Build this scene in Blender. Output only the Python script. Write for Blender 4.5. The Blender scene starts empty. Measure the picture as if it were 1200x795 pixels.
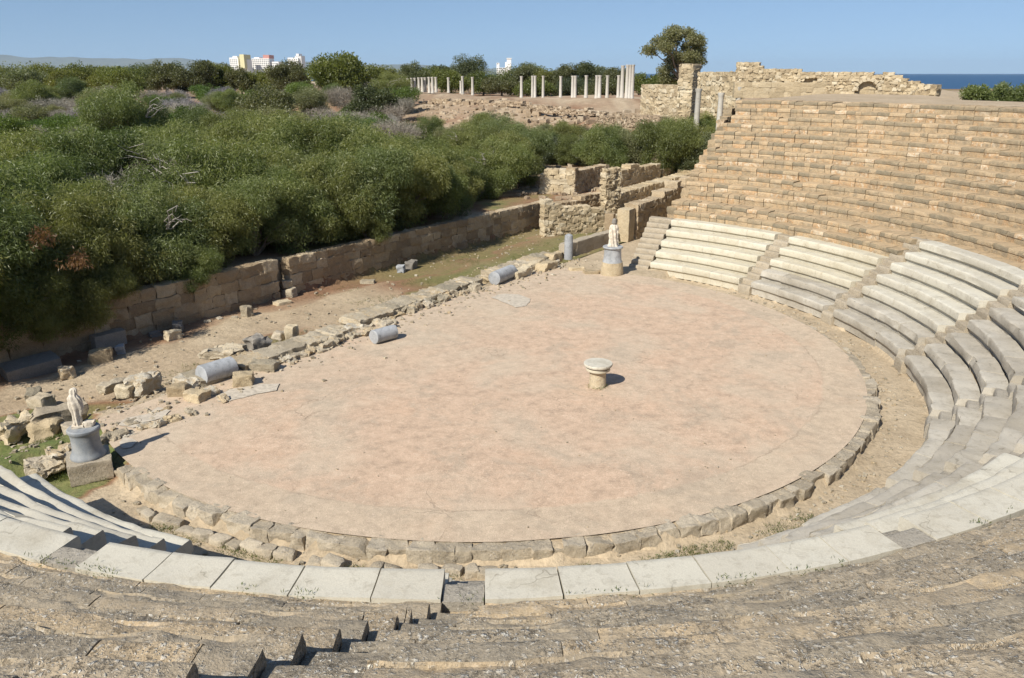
import bpy, math, random
import numpy as np
from mathutils import Vector, Matrix
R = math.radians
rng = np.random.default_rng(7)
random.seed(7)
scene = bpy.context.scene
col = scene.collection

# ------------------------------------------------------------------ noise
def _h(i, j, k):
    n = (i * 374761393 + j * 668265263 + k * 2147483647 * 3 + 1013904223) & 0xFFFFFFFF
    n = ((n ^ (n >> 13)) * 1274126177) & 0xFFFFFFFF
    n = ((n ^ (n >> 16)) * 2246822519) & 0xFFFFFFFF
    return ((n ^ (n >> 15)) & 0xFFFF) / 65535.0
def vnoise(P):
    P = np.asarray(P, float)
    I = np.floor(P).astype(np.int64); f = P - I
    f = f * f * (3 - 2 * f)
    x, y, z = I[:, 0], I[:, 1], I[:, 2]
    o = 0
    for a in (0, 1):
        wx = f[:, 0] if a else 1 - f[:, 0]
        for b in (0, 1):
            wy = f[:, 1] if b else 1 - f[:, 1]
            for c in (0, 1):
                wz = f[:, 2] if c else 1 - f[:, 2]
                o = o + wx * wy * wz * _h(x + a, y + b, z + c)
    return o * 2 - 1
def fbm(P, octv=3):
    P = np.asarray(P, float); s = 0; a = 1
    for _ in range(octv):
        s = s + a * vnoise(P); P = P * 2.03 + 17.3; a *= .5
    return s
def sstep(a, b, x):
    t = np.clip((x - a) / (b - a), 0, 1); return t * t * (3 - 2 * t)

# ------------------------------------------------------------------ mesh helpers
def mk(name, V, F, mat=None, tone=None, smooth=True, sharp=38, mats=None, fmat=None):
    """V Nx3, F: array Mx4 / Mx3 or a list of such arrays / list of index lists"""
    me = bpy.data.meshes.new(name)
    V = np.asarray(V, np.float32).reshape(-1, 3)
    if isinstance(F, np.ndarray): F = [F]
    loops = []; starts = []; tot = []; n = 0
    for f in F:
        if isinstance(f, np.ndarray):
            m, q = f.shape
            loops.append(f.reshape(-1)); starts.append(n + np.arange(m) * q); tot.append(np.full(m, q)); n += m * q
        else:
            loops.append(np.array(f)); starts.append(np.array([n])); tot.append(np.array([len(f)])); n += len(f)
    loops = np.concatenate(loops).astype(np.int32); starts = np.concatenate(starts).astype(np.int32); tot = np.concatenate(tot).astype(np.int32)
    me.vertices.add(len(V)); me.vertices.foreach_set('co', V.reshape(-1))
    me.loops.add(len(loops)); me.loops.foreach_set('vertex_index', loops)
    me.polygons.add(len(starts)); me.polygons.foreach_set('loop_start', starts); me.polygons.foreach_set('loop_total', tot)
    me.polygons.foreach_set('use_smooth', np.full(len(starts), smooth))
    if tone is not None:
        a = me.attributes.new('tone', 'FLOAT', 'POINT'); a.data.foreach_set('value', np.asarray(tone, np.float32))
    if mat: me.materials.append(mat)
    me.update(calc_edges=True); me.validate(clean_customdata=False)
    if smooth and sharp and len(V) < 200000: me.set_sharp_from_angle(angle=R(sharp))
    return me
def link(name, me, parent=None, loc=(0, 0, 0), rot=(0, 0, 0), scale=None):
    o = bpy.data.objects.new(name, me); col.objects.link(o)
    o.location = loc; o.rotation_euler = rot
    if scale is not None: o.scale = scale if hasattr(scale, '__len__') else (scale,) * 3
    if parent: o.parent = parent
    return o
def tag(o, label=None, cat=None, group=None, kind=None):
    if label: o['label'] = label
    if cat: o['category'] = cat
    if group: o['group'] = group
    if kind: o['kind'] = kind
    return o
def empty(name, loc, rz=0):
    o = bpy.data.objects.new(name, None); col.objects.link(o); o.location = loc; o.rotation_euler = (0, 0, rz)
    o.empty_display_size = .2
    return o
class MB:
    def __init__(s): s.V = []; s.F = []; s.T = []; s.n = 0
    def add(s, V, F, tone=.5):
        V = np.asarray(V, float).reshape(-1, 3)
        if isinstance(F, np.ndarray): F = [F]
        for f in F: s.F.append(f + s.n if isinstance(f, np.ndarray) else [i + s.n for i in f])
        t = np.full(len(V), tone) if np.isscalar(tone) else tone
        s.V.append(V); s.T.append(t); s.n += len(V)
    def build(s, name, mat, smooth=True):
        return mk(name, np.concatenate(s.V), s.F, mat, np.concatenate(s.T), smooth)

_cube = {}
def cubegrid(n):
    if n in _cube: return _cube[n]
    key = {}; V = []; Q = []
    def idx(p):
        k = tuple(p)
        if k not in key: key[k] = len(V); V.append(p)
        return key[k]
    for ax in range(3):
        for sg in (0, n):
            for i in range(n):
                for j in range(n):
                    q = []
                    for a, b in ((0, 0), (1, 0), (1, 1), (0, 1)):
                        p = [0, 0, 0]; p[ax] = sg; p[(ax + 1) % 3] = i + a; p[(ax + 2) % 3] = j + b
                        q.append(idx(p))
                    Q.append(q if sg else q[::-1])
    _cube[n] = (np.array(V, float) / n * 2 - 1, np.array(Q)); return _cube[n]
def block(dx, dy, dz, n=4, rnd=.12, amp=.03, freq=2., seed=0, cuts=0):
    """worn stone block, centred, base at z=0"""
    U, Q = cubegrid(n)
    r = np.random.default_rng(seed)
    # push grid lines to the edges so that the arris stays
    U = np.sign(U) * np.abs(U) ** .7
    half = np.array([dx, dy, dz]) / 2
    P = U * half
    e = min(half) * min(rnd * 1.5, .9)
    inner = np.clip(P, -(half - e), half - e)
    d = P - inner; L = np.linalg.norm(d, axis=1, keepdims=True)
    P = inner + np.where(L > 1e-6, d / np.maximum(L, 1e-6) * np.minimum(L, e), 0)
    for c in range(cuts):
        nv = r.normal(size=3); nv[2] = abs(nv[2]) * .8; nv /= np.linalg.norm(nv)
        lim = np.abs(nv * half).sum() * r.uniform(.55, .8)
        s = P @ nv; P = P - np.maximum(s - lim, 0)[:, None] * nv
    off = r.uniform(-50, 50, 3)
    P = P + (np.stack([fbm(P * freq * 1.9 + off + q * 31, 4) for q in range(3)], 1)) * amp * .75
    P = P + (np.stack([fbm(P * freq * 5 + off - q * 17, 3) for q in range(3)], 1)) * amp * .22
    dirv = P / np.maximum(np.linalg.norm(P, axis=1, keepdims=True), 1e-6)
    P = P + dirv * (fbm(P * freq + off, 3) * amp)[:, None]
    P[:, 2] += dz / 2
    return P, Q
def rotz(P, a):
    c, s = math.cos(a), math.sin(a)
    return P @ np.array([[c, s, 0], [-s, c, 0], [0, 0, 1]])
def lathe(prof, n=32):
    prof = np.asarray(prof, float); m = len(prof)
    t = np.linspace(0, 2 * np.pi, n, endpoint=False)
    V = np.stack([np.outer(prof[:, 0], np.cos(t)), np.outer(prof[:, 0], np.sin(t)), np.repeat(prof[:, 1:2], n, 1)], 2).reshape(-1, 3)
    Q = []
    for i in range(m - 1):
        a = i * n + np.arange(n); b = i * n + (np.arange(n) + 1) % n
        Q.append(np.stack([a, b, b + n, a + n], 1))
    F = [np.concatenate(Q), list(range(n))[::-1], list(range((m - 1) * n, m * n))]
    return V, F
def tube(pts, rad, n=5):
    pts = np.asarray(pts, float); m = len(pts); rad = np.asarray(rad, float) * np.ones(m)
    T = np.gradient(pts, axis=0); T /= np.maximum(np.linalg.norm(T, axis=1, keepdims=True), 1e-9)
    up = np.where(np.abs(T[:, 2:3]) > .9, np.array([[1., 0, 0]]), np.array([[0, 0, 1.]]))
    A = np.cross(T, up); A /= np.linalg.norm(A, axis=1, keepdims=True); B = np.cross(T, A)
    t = np.arange(n) / n * 2 * np.pi
    V = pts[:, None] + rad[:, None, None] * (A[:, None] * np.cos(t)[None, :, None] + B[:, None] * np.sin(t)[None, :, None])
    a = np.arange(n); b = (a + 1) % n
    Q = np.concatenate([np.stack([i * n + a, i * n + b, (i + 1) * n + b, (i + 1) * n + a], 1) for i in range(m - 1)])
    return V.reshape(-1, 3), Q

# ------------------------------------------------------------------ materials
def newmat(name):
    m = bpy.data.materials.new(name); m.use_nodes = True
    nt = m.node_tree; b = nt.nodes['Principled BSDF']
    b.inputs['Specular IOR Level'].default_value = .25
    return m, nt, b
def nd(nt, t, **kw):
    n = nt.nodes.new(t)
    for k, v in kw.items():
        if k in n.inputs: n.inputs[k].default_value = v
        else: setattr(n, k, v)
    return n
def noise(nt, vec, scale, detail=4, rough=.55, dist=0):
    n = nd(nt, 'ShaderNodeTexNoise'); n.inputs['Scale'].default_value = scale; n.inputs['Detail'].default_value = detail
    n.inputs['Roughness'].default_value = rough; n.inputs['Distortion'].default_value = dist
    if vec is not None: nt.links.new(vec, n.inputs['Vector'])
    return n.outputs['Fac']
def ramp(nt, fac, stops, interp='LINEAR'):
    n = nd(nt, 'ShaderNodeValToRGB'); cr = n.color_ramp; cr.interpolation = interp
    while len(cr.elements) < len(stops): cr.elements.new(.5)
    for e, (p, c) in zip(cr.elements, stops):
        e.position = p; e.color = (c, c, c, 1) if np.isscalar(c) else (*c, 1)
    nt.links.new(fac, n.inputs['Fac']); return n.outputs['Color']
def mix(nt, fac, a, b, mode='MIX'):
    n = nd(nt, 'ShaderNodeMix', data_type='RGBA', blend_type=mode)
    for s, v in ((n.inputs[0], fac), (n.inputs[6], a), (n.inputs[7], b)):
        if isinstance(v, bpy.types.NodeSocket): nt.links.new(v, s)
        elif np.isscalar(v): s.default_value = v if s.type == 'VALUE' else (v, v, v, 1)
        else: s.default_value = (*v, 1)
    return n.outputs[2]
def math_(nt, op, a, b=None, c=None):
    n = nd(nt, 'ShaderNodeMath', operation=op)
    for i, v in enumerate((a, b, c)):
        if v is None: continue
        if isinstance(v, bpy.types.NodeSocket): nt.links.new(v, n.inputs[i])
        else: n.inputs[i].default_value = v
    return n.outputs[0]
def mapr(nt, v, a, b, c=0, d=1):
    n = nd(nt, 'ShaderNodeMapRange'); nt.links.new(v, n.inputs[0])
    for i, x in enumerate((a, b, c, d)): n.inputs[i + 1].default_value = x
    return n.outputs[0]
def attr(nt, name): 
    n = nd(nt, 'ShaderNodeAttribute', attribute_name=name); return n.outputs['Fac']
def worldpos(nt): return nd(nt, 'ShaderNodeNewGeometry').outputs['Position']
def objpos(nt): return nd(nt, 'ShaderNodeTexCoord').outputs['Object']
def bump(nt, bsdf, h, dist, strength=1.):
    n = nd(nt, 'ShaderNodeBump'); n.inputs['Strength'].default_value = strength; n.inputs['Distance'].default_value = dist
    nt.links.new(h, n.inputs['Height']); nt.links.new(n.outputs[0], bsdf.inputs['Normal'])

def stone(name, tones, dirt=(.2, .16, .11), lichen=None, sc=1., bumpd=.02, big=.8, speck=0., rough=.9, speckcol=(.55, .52, .46), dirt_amt=.55, dust=None):
    """rough stone: per-block tone ramp, big stains, fine grain, optional pale/dark specks"""
    m, nt, b = newmat(name); P = worldpos(nt)
    t = attr(nt, 'tone')
    n1 = noise(nt, P, big * sc, 5, .6); n2 = noise(nt, P, 5 * sc, 6, .65); n3 = noise(nt, P, 28 * sc, 4, .7)
    f = math_(nt, 'ADD', t, mapr(nt, n2, .3, .7, -.16, .16))
    c = ramp(nt, f, tones)
    c = mix(nt, mapr(nt, n1, .45, .75, 0, dirt_amt), c, dirt)
    c = mix(nt, .8, c, ramp(nt, n3, [(.25, .55), (.5, .95), (.75, 1.2)]), 'MULTIPLY')
    if lichen is not None:
        c = mix(nt, mapr(nt, noise(nt, P, 2.3 * sc, 6, .7), .56, .66, 0, .75), c, lichen)
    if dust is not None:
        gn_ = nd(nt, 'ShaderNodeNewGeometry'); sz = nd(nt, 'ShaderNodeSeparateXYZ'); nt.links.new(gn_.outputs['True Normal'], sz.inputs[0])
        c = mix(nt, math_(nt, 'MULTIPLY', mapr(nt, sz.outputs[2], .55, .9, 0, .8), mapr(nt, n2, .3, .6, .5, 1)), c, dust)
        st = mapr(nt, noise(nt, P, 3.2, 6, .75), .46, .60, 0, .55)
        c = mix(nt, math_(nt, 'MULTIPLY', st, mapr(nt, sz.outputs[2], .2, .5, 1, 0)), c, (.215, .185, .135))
    h = math_(nt, 'ADD', math_(nt, 'MULTIPLY', n2, 1.0), math_(nt, 'MULTIPLY', n3, .45))
    if speck:
        ar = mapr(nt, noise(nt, P, 1.3 * sc, 5, .7), .38, .60, 0, 1)
        for vs_, lo_, hi_, am in ((15, .20, .36, .9), (31, .22, .40, .9), (64, .2, .42, .7)):
            v = nd(nt, 'ShaderNodeTexVoronoi', feature='F1'); v.inputs['Scale'].default_value = vs_ * sc
            vm = nd(nt, 'ShaderNodeVectorMath', operation='MULTIPLY_ADD'); nz = nd(nt, 'ShaderNodeTexNoise'); nz.inputs['Scale'].default_value = 14; nt.links.new(P, nz.inputs['Vector'])
            nt.links.new(nz.outputs['Color'], vm.inputs[0]); vm.inputs[1].default_value = (.09, .09, .09); nt.links.new(P, vm.inputs[2]); nt.links.new(vm.outputs[0], v.inputs['Vector'])
            rnd = nd(nt, 'ShaderNodeSeparateColor'); nt.links.new(v.outputs['Color'], rnd.inputs[0])
            sp = math_(nt, 'MULTIPLY', mapr(nt, v.outputs['Distance'], lo_, hi_, 1, 0), math_(nt, 'MULTIPLY', ar, mapr(nt, rnd.outputs[0], .35, .6, 0, speck * am)))
            c = mix(nt, sp, c, mix(nt, rnd.outputs[1], speckcol, tuple(x * .62 for x in speckcol)))
            h = math_(nt, 'ADD', h, math_(nt, 'MULTIPLY', sp, .5))
        dk = math_(nt, 'MULTIPLY', mapr(nt, noise(nt, P, 17 * sc, 5, .8), .54, .66, 0, 1), math_(nt, 'MULTIPLY', ar, speck * .6))
        c = mix(nt, dk, c, (.095, .08, .062))
        h = math_(nt, 'SUBTRACT', h, math_(nt, 'MULTIPLY', dk, .9))
    nt.links.new(c, b.inputs['Base Color']); b.inputs['Roughness'].default_value = rough
    bump(nt, b, h, bumpd)
    return m
M = {}
TAN = (.46, .34, .205); TAN2 = (.52, .40, .26); GREY = (.30, .255, .185); ORANGE = (.50, .285, .125); PALE = (.58, .48, .34)
M['tier'] = stone('tier_limestone', [(.0, (.20, .17, .115)), (.22, (.27, .22, .145)), (.4, (.36, .28, .175)), (.62, (.46, .35, .22)), (.78, (.47, .345, .205)), (.9, (.46, .29, .15)), (1, PALE)], dirt=(.37, .27, .16), bumpd=.05, dust=(.46, .335, .20))
M['near_tier'] = stone('conglomerate', [(0, (.28, .24, .18)), (.35, (.34, .285, .205)), (.6, (.40, .325, .225)), (.85, (.45, .345, .215)), (1, (.47, .40, .30))],
                       dirt=(.175, .15, .115), dirt_amt=.7, lichen=(.41, .33, .225), speck=1., bumpd=.028, big=.9, speckcol=(.74, .71, .63))
M['rubble'] = stone('rubble_limestone', [(0, (.31, .27, .195)), (.35, (.43, .36, .255)), (.65, (.51, .44, .325)), (.85, (.50, .385, .235)), (1, (.57, .52, .42))], dirt=(.26, .225, .165), bumpd=.06, speck=.35, speckcol=(.6, .56, .48))
M['ashlar'] = stone('stage_ashlar', [(0, (.27, .20, .125)), (.4, (.37, .28, .175)), (.7, (.44, .345, .225)), (1, (.52, .43, .30))], dirt=(.25, .185, .115), bumpd=.06, dirt_amt=.8, lichen=(.37, .30, .20))
M['gold'] = stone('golden_limestone', [(0, (.33, .255, .16)), (.35, (.44, .35, .22)), (.7, (.53, .43, .28)), (1, (.58, .50, .36))], dirt=(.31, .255, .17), bumpd=.06, big=.7)
M['mound'] = stone('mound_stone', [(0, (.27, .205, .14)), (.5, (.36, .275, .185)), (.85, (.43, .345, .24)), (1, (.5, .42, .31))], dirt=(.25, .185, .12), bumpd=.05)
M['kerb'] = stone('kerb_limestone', [(0, (.34, .285, .205)), (.5, (.42, .355, .26)), (1, (.48, .415, .315))], dirt=(.30, .255, .185), bumpd=.035, speck=.5, lichen=(.43, .37, .27))
M['stairgrey'] = stone('grey_stair_stone', [(0, (.30, .27, .22)), (.5, (.36, .325, .265)), (1, (.42, .38, .31))], dirt=(.25, .22, .175), bumpd=.02, speck=.7, speckcol=(.55, .52, .46))
M['greyblock'] = stone('grey_limestone', [(0, (.17, .155, .135)), (.5, (.24, .22, .19)), (1, (.33, .30, .255))], dirt=(.15, .135, .11), bumpd=.02)

def marble(name, c0, c1, stain, st=.45, lo=.5):
    m, nt, b = newmat(name); P = worldpos(nt)
    t = attr(nt, 'tone')
    n1 = noise(nt, P, 1.1, 6, .65, .6); n2 = noise(nt, P, 6, 6, .7, .4); n3 = noise(nt, P, 45, 3, .6)
    c = mix(nt, t, c0, c1)
    c = mix(nt, mapr(nt, n1, lo, .72, 0, st), c, stain)
    c = mix(nt, mapr(nt, n2, .52, .7, 0, st * .8), c, tuple(x * .75 for x in stain))
    c = mix(nt, .5, c, ramp(nt, n3, [(.3, .8), (.6, 1.08)]), 'MULTIPLY')
    v = nd(nt, 'ShaderNodeTexVoronoi', feature='DISTANCE_TO_EDGE'); v.inputs['Scale'].default_value = .9
    nv = nd(nt, 'ShaderNodeTexNoise'); nv.inputs['Scale'].default_value = 3; nt.links.new(P, nv.inputs['Vector'])
    vv = nd(nt, 'ShaderNodeVectorMath', operation='MULTIPLY_ADD'); nt.links.new(nv.outputs['Color'], vv.inputs[0]); vv.inputs[1].default_value = (.5, .5, .5); nt.links.new(P, vv.inputs[2])
    nt.links.new(vv.outputs[0], v.inputs['Vector'])
    cr = math_(nt, 'MULTIPLY', mapr(nt, v.outputs['Distance'], .004, .012, 1, 0), mapr(nt, n1, .48, .6, 0, .5))
    c = mix(nt, cr, c, tuple(x * .5 for x in stain))
    nt.links.new(c, b.inputs['Base Color']); b.inputs['Roughness'].default_value = .65
    bump(nt, b, math_(nt, 'ADD', n2, math_(nt, 'MULTIPLY', n3, .4)), .008)
    return m
M['marble'] = marble('white_marble', (.475, .44, .36), (.56, .53, .44), (.33, .285, .205), .5)
M['marble_cream'] = marble('cream_marble', (.50, .455, .345), (.56, .52, .415), (.38, .32, .21), .5)
M['marble_grey'] = marble('grey_marble', (.36, .325, .265), (.47, .435, .365), (.29, .255, .195), .7, .45)
M['column'] = marble('column_marble', (.32, .335, .35), (.44, .45, .455), (.20, .21, .215), .85, .42)
M['pedestal'] = marble('pedestal_marble', (.17, .19, .205), (.28, .295, .31), (.40, .40, .385), .95, .44)
M['statue'] = marble('statue_marble', (.62, .55, .44), (.66, .61, .52), (.40, .31, .21), .35)
M['far_col'] = marble('far_column_marble', (.46, .43, .37), (.54, .51, .45), (.34, .31, .25), .45)

# orchestra floor
def floor_mat():
    m, nt, b = newmat('orchestra_cocciopesto'); P = worldpos(nt)
    sx = nd(nt, 'ShaderNodeSeparateXYZ'); nt.links.new(P, sx.inputs[0])
    L = nd(nt, 'ShaderNodeVectorMath', operation='LENGTH'); nt.links.new(P, L.inputs[0])
    n1 = noise(nt, P, .28, 5, .6, .3); n2 = noise(nt, P, 1.6, 7, .7); n3 = noise(nt, P, 9, 5, .75); n4 = noise(nt, P, 40, 3, .7)
    rr = math_(nt, 'ADD', L.outputs['Value'], mapr(nt, n2, .3, .7, -.10, .10))
    pink = ramp(nt, n2, [(.3, (.385, .285, .205)), (.46, (.48, .352, .25)), (.6, (.53, .388, .277)), (.78, (.55, .44, .33))])
    beige = ramp(nt, n2, [(.3, (.41, .325, .235)), (.6, (.50, .40, .29))])
    # stage side is dusty and beige
    nn = math_(nt, 'ADD', math_(nt, 'MULTIPLY', sx.outputs[0], -.809), math_(nt, 'MULTIPLY', sx.outputs[1], .588))
    dust = mapr(nt, math_(nt, 'ADD', nn, mapr(nt, n1, .2, .8, -3.5, 3.5)), -1.2, 3.4, 0, 1)
    ring = mapr(nt, rr, 11.85, 11.95, 0, 1)
    c = mix(nt, math_(nt, 'MAXIMUM', math_(nt, 'MULTIPLY', dust, .9), math_(nt, 'MULTIPLY', ring, .85)), pink, beige)
    c = mix(nt, mapr(nt, n1, .47, .62, 0, .65), c, (.50, .41, .305))
    c = mix(nt, mapr(nt, noise(nt, P, .45, 6, .7, .5), .55, .68, 0, .4), c, (.54, .36, .24))
    c = mix(nt, math_(nt, 'MULTIPLY', ring, .5), c, beige)
    # worn dark grey repair patches and pale chips
    g = math_(nt, 'MULTIPLY', mapr(nt, noise(nt, P, .6, 6, .7, .8), .53, .62, 0, .6), mapr(nt, n3, .3, .6, .3, 1))
    c = mix(nt, g, c, (.36, .30, .225))
    chips = mapr(nt, n3, .54, .66, 0, .6)
    c = mix(nt, chips, c, (.64, .50, .37))
    c = mix(nt, mapr(nt, noise(nt, P, 13, 5, .8), .56, .68, 0, .5), c, (.36, .26, .18))
    c = mix(nt, .6, c, ramp(nt, noise(nt, P, 3.2, 6, .75), [(.3, .8), (.5, 1.), (.7, 1.13)]), 'MULTIPLY')
    # hairline cracks
    nv = nd(nt, 'ShaderNodeTexNoise'); nv.inputs['Scale'].default_value = 1.3; nv.inputs['Detail'].default_value = 5; nt.links.new(P, nv.inputs['Vector'])
    vv = nd(nt, 'ShaderNodeVectorMath', operation='MULTIPLY_ADD'); nt.links.new(nv.outputs['Color'], vv.inputs[0]); vv.inputs[1].default_value = (1.2, 1.2, 1.2); nt.links.new(P, vv.inputs[2])
    v = nd(nt, 'ShaderNodeTexVoronoi', feature='DISTANCE_TO_EDGE'); v.inputs['Scale'].default_value = .33; nt.links.new(vv.outputs[0], v.inputs['Vector'])
    crk = math_(nt, 'MULTIPLY', mapr(nt, v.outputs['Distance'], .003, .011, 1, 0), mapr(nt, noise(nt, P, .5, 3),   .52, .62, 0, .6))
    rc = math_(nt, 'MULTIPLY', mapr(nt, math_(nt, 'ABSOLUTE', math_(nt, 'SUBTRACT', rr, 11.9)), .01, .05, 1, 0), mapr(nt, n1, .46, .62, .0, .6))
    crk = math_(nt, 'MULTIPLY', math_(nt, 'MAXIMUM', crk, rc), mapr(nt, n3, .4, .55, .15, .85))
    c = mix(nt, crk, c, (.22, .165, .115))
    c = mix(nt, .75, c, ramp(nt, n4, [(.25, .5), (.5, 1.), (.75, 1.25)]), 'MULTIPLY')
    nt.links.new(c, b.inputs['Base Color']); b.inputs['Roughness'].default_value = .95
    h = math_(nt, 'SUBTRACT', math_(nt, 'ADD', n3, math_(nt, 'MULTIPLY', n4, .3)), crk)
    bump(nt, b, h, .012)
    return m
M['floor'] = floor_mat()
def ground_mat():
    m, nt, b = newmat('dry_ground'); P = worldpos(nt)
    n1 = noise(nt, P, .12, 5, .6); n2 = noise(nt, P, .9, 6, .65); n3 = noise(nt, P, 7, 5, .7)
    g = attr(nt, 'tone')      # 0 sand, .5 red earth with needles, 1 grassy
    sand = ramp(nt, n2, [(.3, (.36, .285, .19)), (.7, (.50, .405, .28))])
    red = ramp(nt, n2, [(.3, (.19, .105, .06)), (.7, (.30, .18, .105))])
    grs = ramp(nt, n2, [(.30, (.24, .20, .10)), (.46, (.18, .185, .07)), (.65, (.10, .14, .038))])
    c = mix(nt, mapr(nt, g, 0, .5), sand, red); c = mix(nt, mapr(nt, g, .5, 1), c, grs)
    c = mix(nt, mapr(nt, n1, .5, .7, 0, .4), c, (.33, .25, .16))
    c = mix(nt, .8, c, ramp(nt, n3, [(.25, .6), (.5, 1.), (.75, 1.25)]), 'MULTIPLY')
    nt.links.new(c, b.inputs['Base Color']); b.inputs['Roughness'].default_value = 1
    bump(nt, b, math_(nt, 'ADD', n3, n2), .06)
    return m
M['ground'] = ground_mat()
def simple(name, c, rough=.8, var=.2, sc=6, spec=.25):
    m, nt, b = newmat(name); P = worldpos(nt)
    n = noise(nt, P, sc, 5, .65)
    k = mix(nt, 1, c, ramp(nt, n, [(.25, 1 - var), (.75, 1 + var)]), 'MULTIPLY')
    nt.links.new(k, b.inputs['Base Color']); b.inputs['Roughness'].default_value = rough; b.inputs['Specular IOR Level'].default_value = spec
    return m
M['plaster'] = simple('pale_lime_plaster', (.46, .405, .325), .9, .3, 7)
M['paint'] = simple('white_render', (.78, .76, .72), .8, .06, 1)
M['yellow'] = simple('yellow_render', (.62, .57, .34), .8, .06, 1)
M['redroof'] = simple('red_render', (.48, .25, .22), .8, .06, 1)
M['window'] = simple('window_dark', (.06, .075, .09), .25, .1, 1, .5)
M['bark'] = simple('grey_bark', (.20, .16, .12), .95, .4, 12)
M['deadwood'] = simple('bleached_wood', (.34, .31, .265), .95, .25, 12)
M['earthdark'] = simple('dark_soil', (.05, .04, .03), 1, .2, 6)
def leafmat(name, dark, mid, light, transl=.48):
    m = bpy.data.materials.new(name); m.use_nodes = True; nt = m.node_tree; nt.nodes.remove(nt.nodes['Principled BSDF'])
    t = attr(nt, 'tone'); oi = nd(nt, 'ShaderNodeObjectInfo').outputs['Random']
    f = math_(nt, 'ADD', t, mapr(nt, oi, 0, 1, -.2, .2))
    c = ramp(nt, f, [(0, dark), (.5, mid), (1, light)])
    w2 = nd(nt, 'ShaderNodeTexWhiteNoise', noise_dimensions='1D'); nt.links.new(oi, w2.inputs['W'])
    c = mix(nt, mapr(nt, w2.outputs['Value'], .35, 1, 0, .55), c, (light[0] * 1.0, light[1] * .86, light[2] * .8))
    c = mix(nt, mapr(nt, w2.outputs['Value'], .0, .3, .35, 0), c, (mid[0] * .95, mid[1] * .95, mid[2] * 1.8))
    d = nd(nt, 'ShaderNodeBsdfDiffuse'); nt.links.new(c, d.inputs['Color'])
    tr = nd(nt, 'ShaderNodeBsdfTranslucent'); nt.links.new(mix(nt, 1, c, (1.15, 1.25, .6), 'MULTIPLY'), tr.inputs['Color'])
    g = nd(nt, 'ShaderNodeBsdfGlossy'); g.inputs['Roughness'].default_value = .45; g.inputs['Color'].default_value = (.8, .85, .8, 1)
    s = nd(nt, 'ShaderNodeMixShader'); s.inputs[0].default_value = transl; nt.links.new(d.outputs[0], s.inputs[1]); nt.links.new(tr.outputs[0], s.inputs[2])
    s2 = nd(nt, 'ShaderNodeMixShader'); s2.inputs[0].default_value = .03; nt.links.new(s.outputs[0], s2.inputs[1]); nt.links.new(g.outputs[0], s2.inputs[2])
    nt.links.new(s2.outputs[0], nt.nodes['Material Output'].inputs['Surface'])
    return m
M['acacia'] = leafmat('acacia_leaf', (.078, .105, .030), (.172, .205, .066), (.285, .30, .11))
M['olive'] = leafmat('grey_green_leaf', (.09, .105, .05), (.175, .195, .095), (.27, .28, .15))
M['bright'] = leafmat('bright_green_leaf', (.05, .088, .018), (.10, .16, .035), (.18, .245, .065))
M['pine'] = leafmat('pine_needle', (.07, .088, .022), (.15, .172, .042), (.25, .255, .08))
M['darktree'] = leafmat('dark_evergreen_leaf', (.046, .058, .026), (.10, .118, .05), (.19, .195, .09))
M['twig'] = leafmat('bare_twig', (.14, .128, .10), (.23, .215, .175), (.34, .325, .28), .05)
M['rust'] = leafmat('dry_rust_leaf', (.13, .075, .03), (.21, .11, .045), (.27, .15, .065))
M['grass'] = leafmat('grass_blade', (.06, .085, .02), (.10, .135, .03), (.20, .19, .07))

# ------------------------------------------------------------------ frame of the theatre
CAM = np.array([.93, -28.29, 9.75]); PITCH = R(18.533); FPX = 928.
c54, s54 = math.cos(R(54)), math.sin(R(54))
def at(s, n, z=0.): return np.array([s * c54 - n * s54, s * s54 + n * c54, z])      # along / behind the stage
def up(px, py, z=None, dist=None):                                                # a sight line of the survey, met with a height
    u = (px - 600) / FPX; v = (397.5 - py) / FPX
    d = np.array([u, math.cos(PITCH) + v * math.sin(PITCH), -math.sin(PITCH) + v * math.cos(PITCH)])
    k = (z - CAM[2]) / d[2] if z is not None else dist / d[1]
    return CAM + k * d
def rk(k): return 14.9 + .62 * (k - 1) if k <= 7 else (19.3 if k == 8 else 19.9 + .65 * (k - 9))
NK = 20
def zk(k): return -.1 + .465 * k if k <= 5 else (2.225 + .42 * (k - 5) if k <= 7 else 3.05 + .43 * (k - 8))
TH0, TH1 = -131.5, 57.
RIMZ = zk(NK)
def prof_z(r):
    ks = np.arange(1, NK + 1); rs = np.array([rk(k) for k in ks]); zs = np.array([zk(k) for k in ks])
    return np.interp(r, np.r_[rs, 60], np.r_[zs, zs[-1]])
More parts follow.
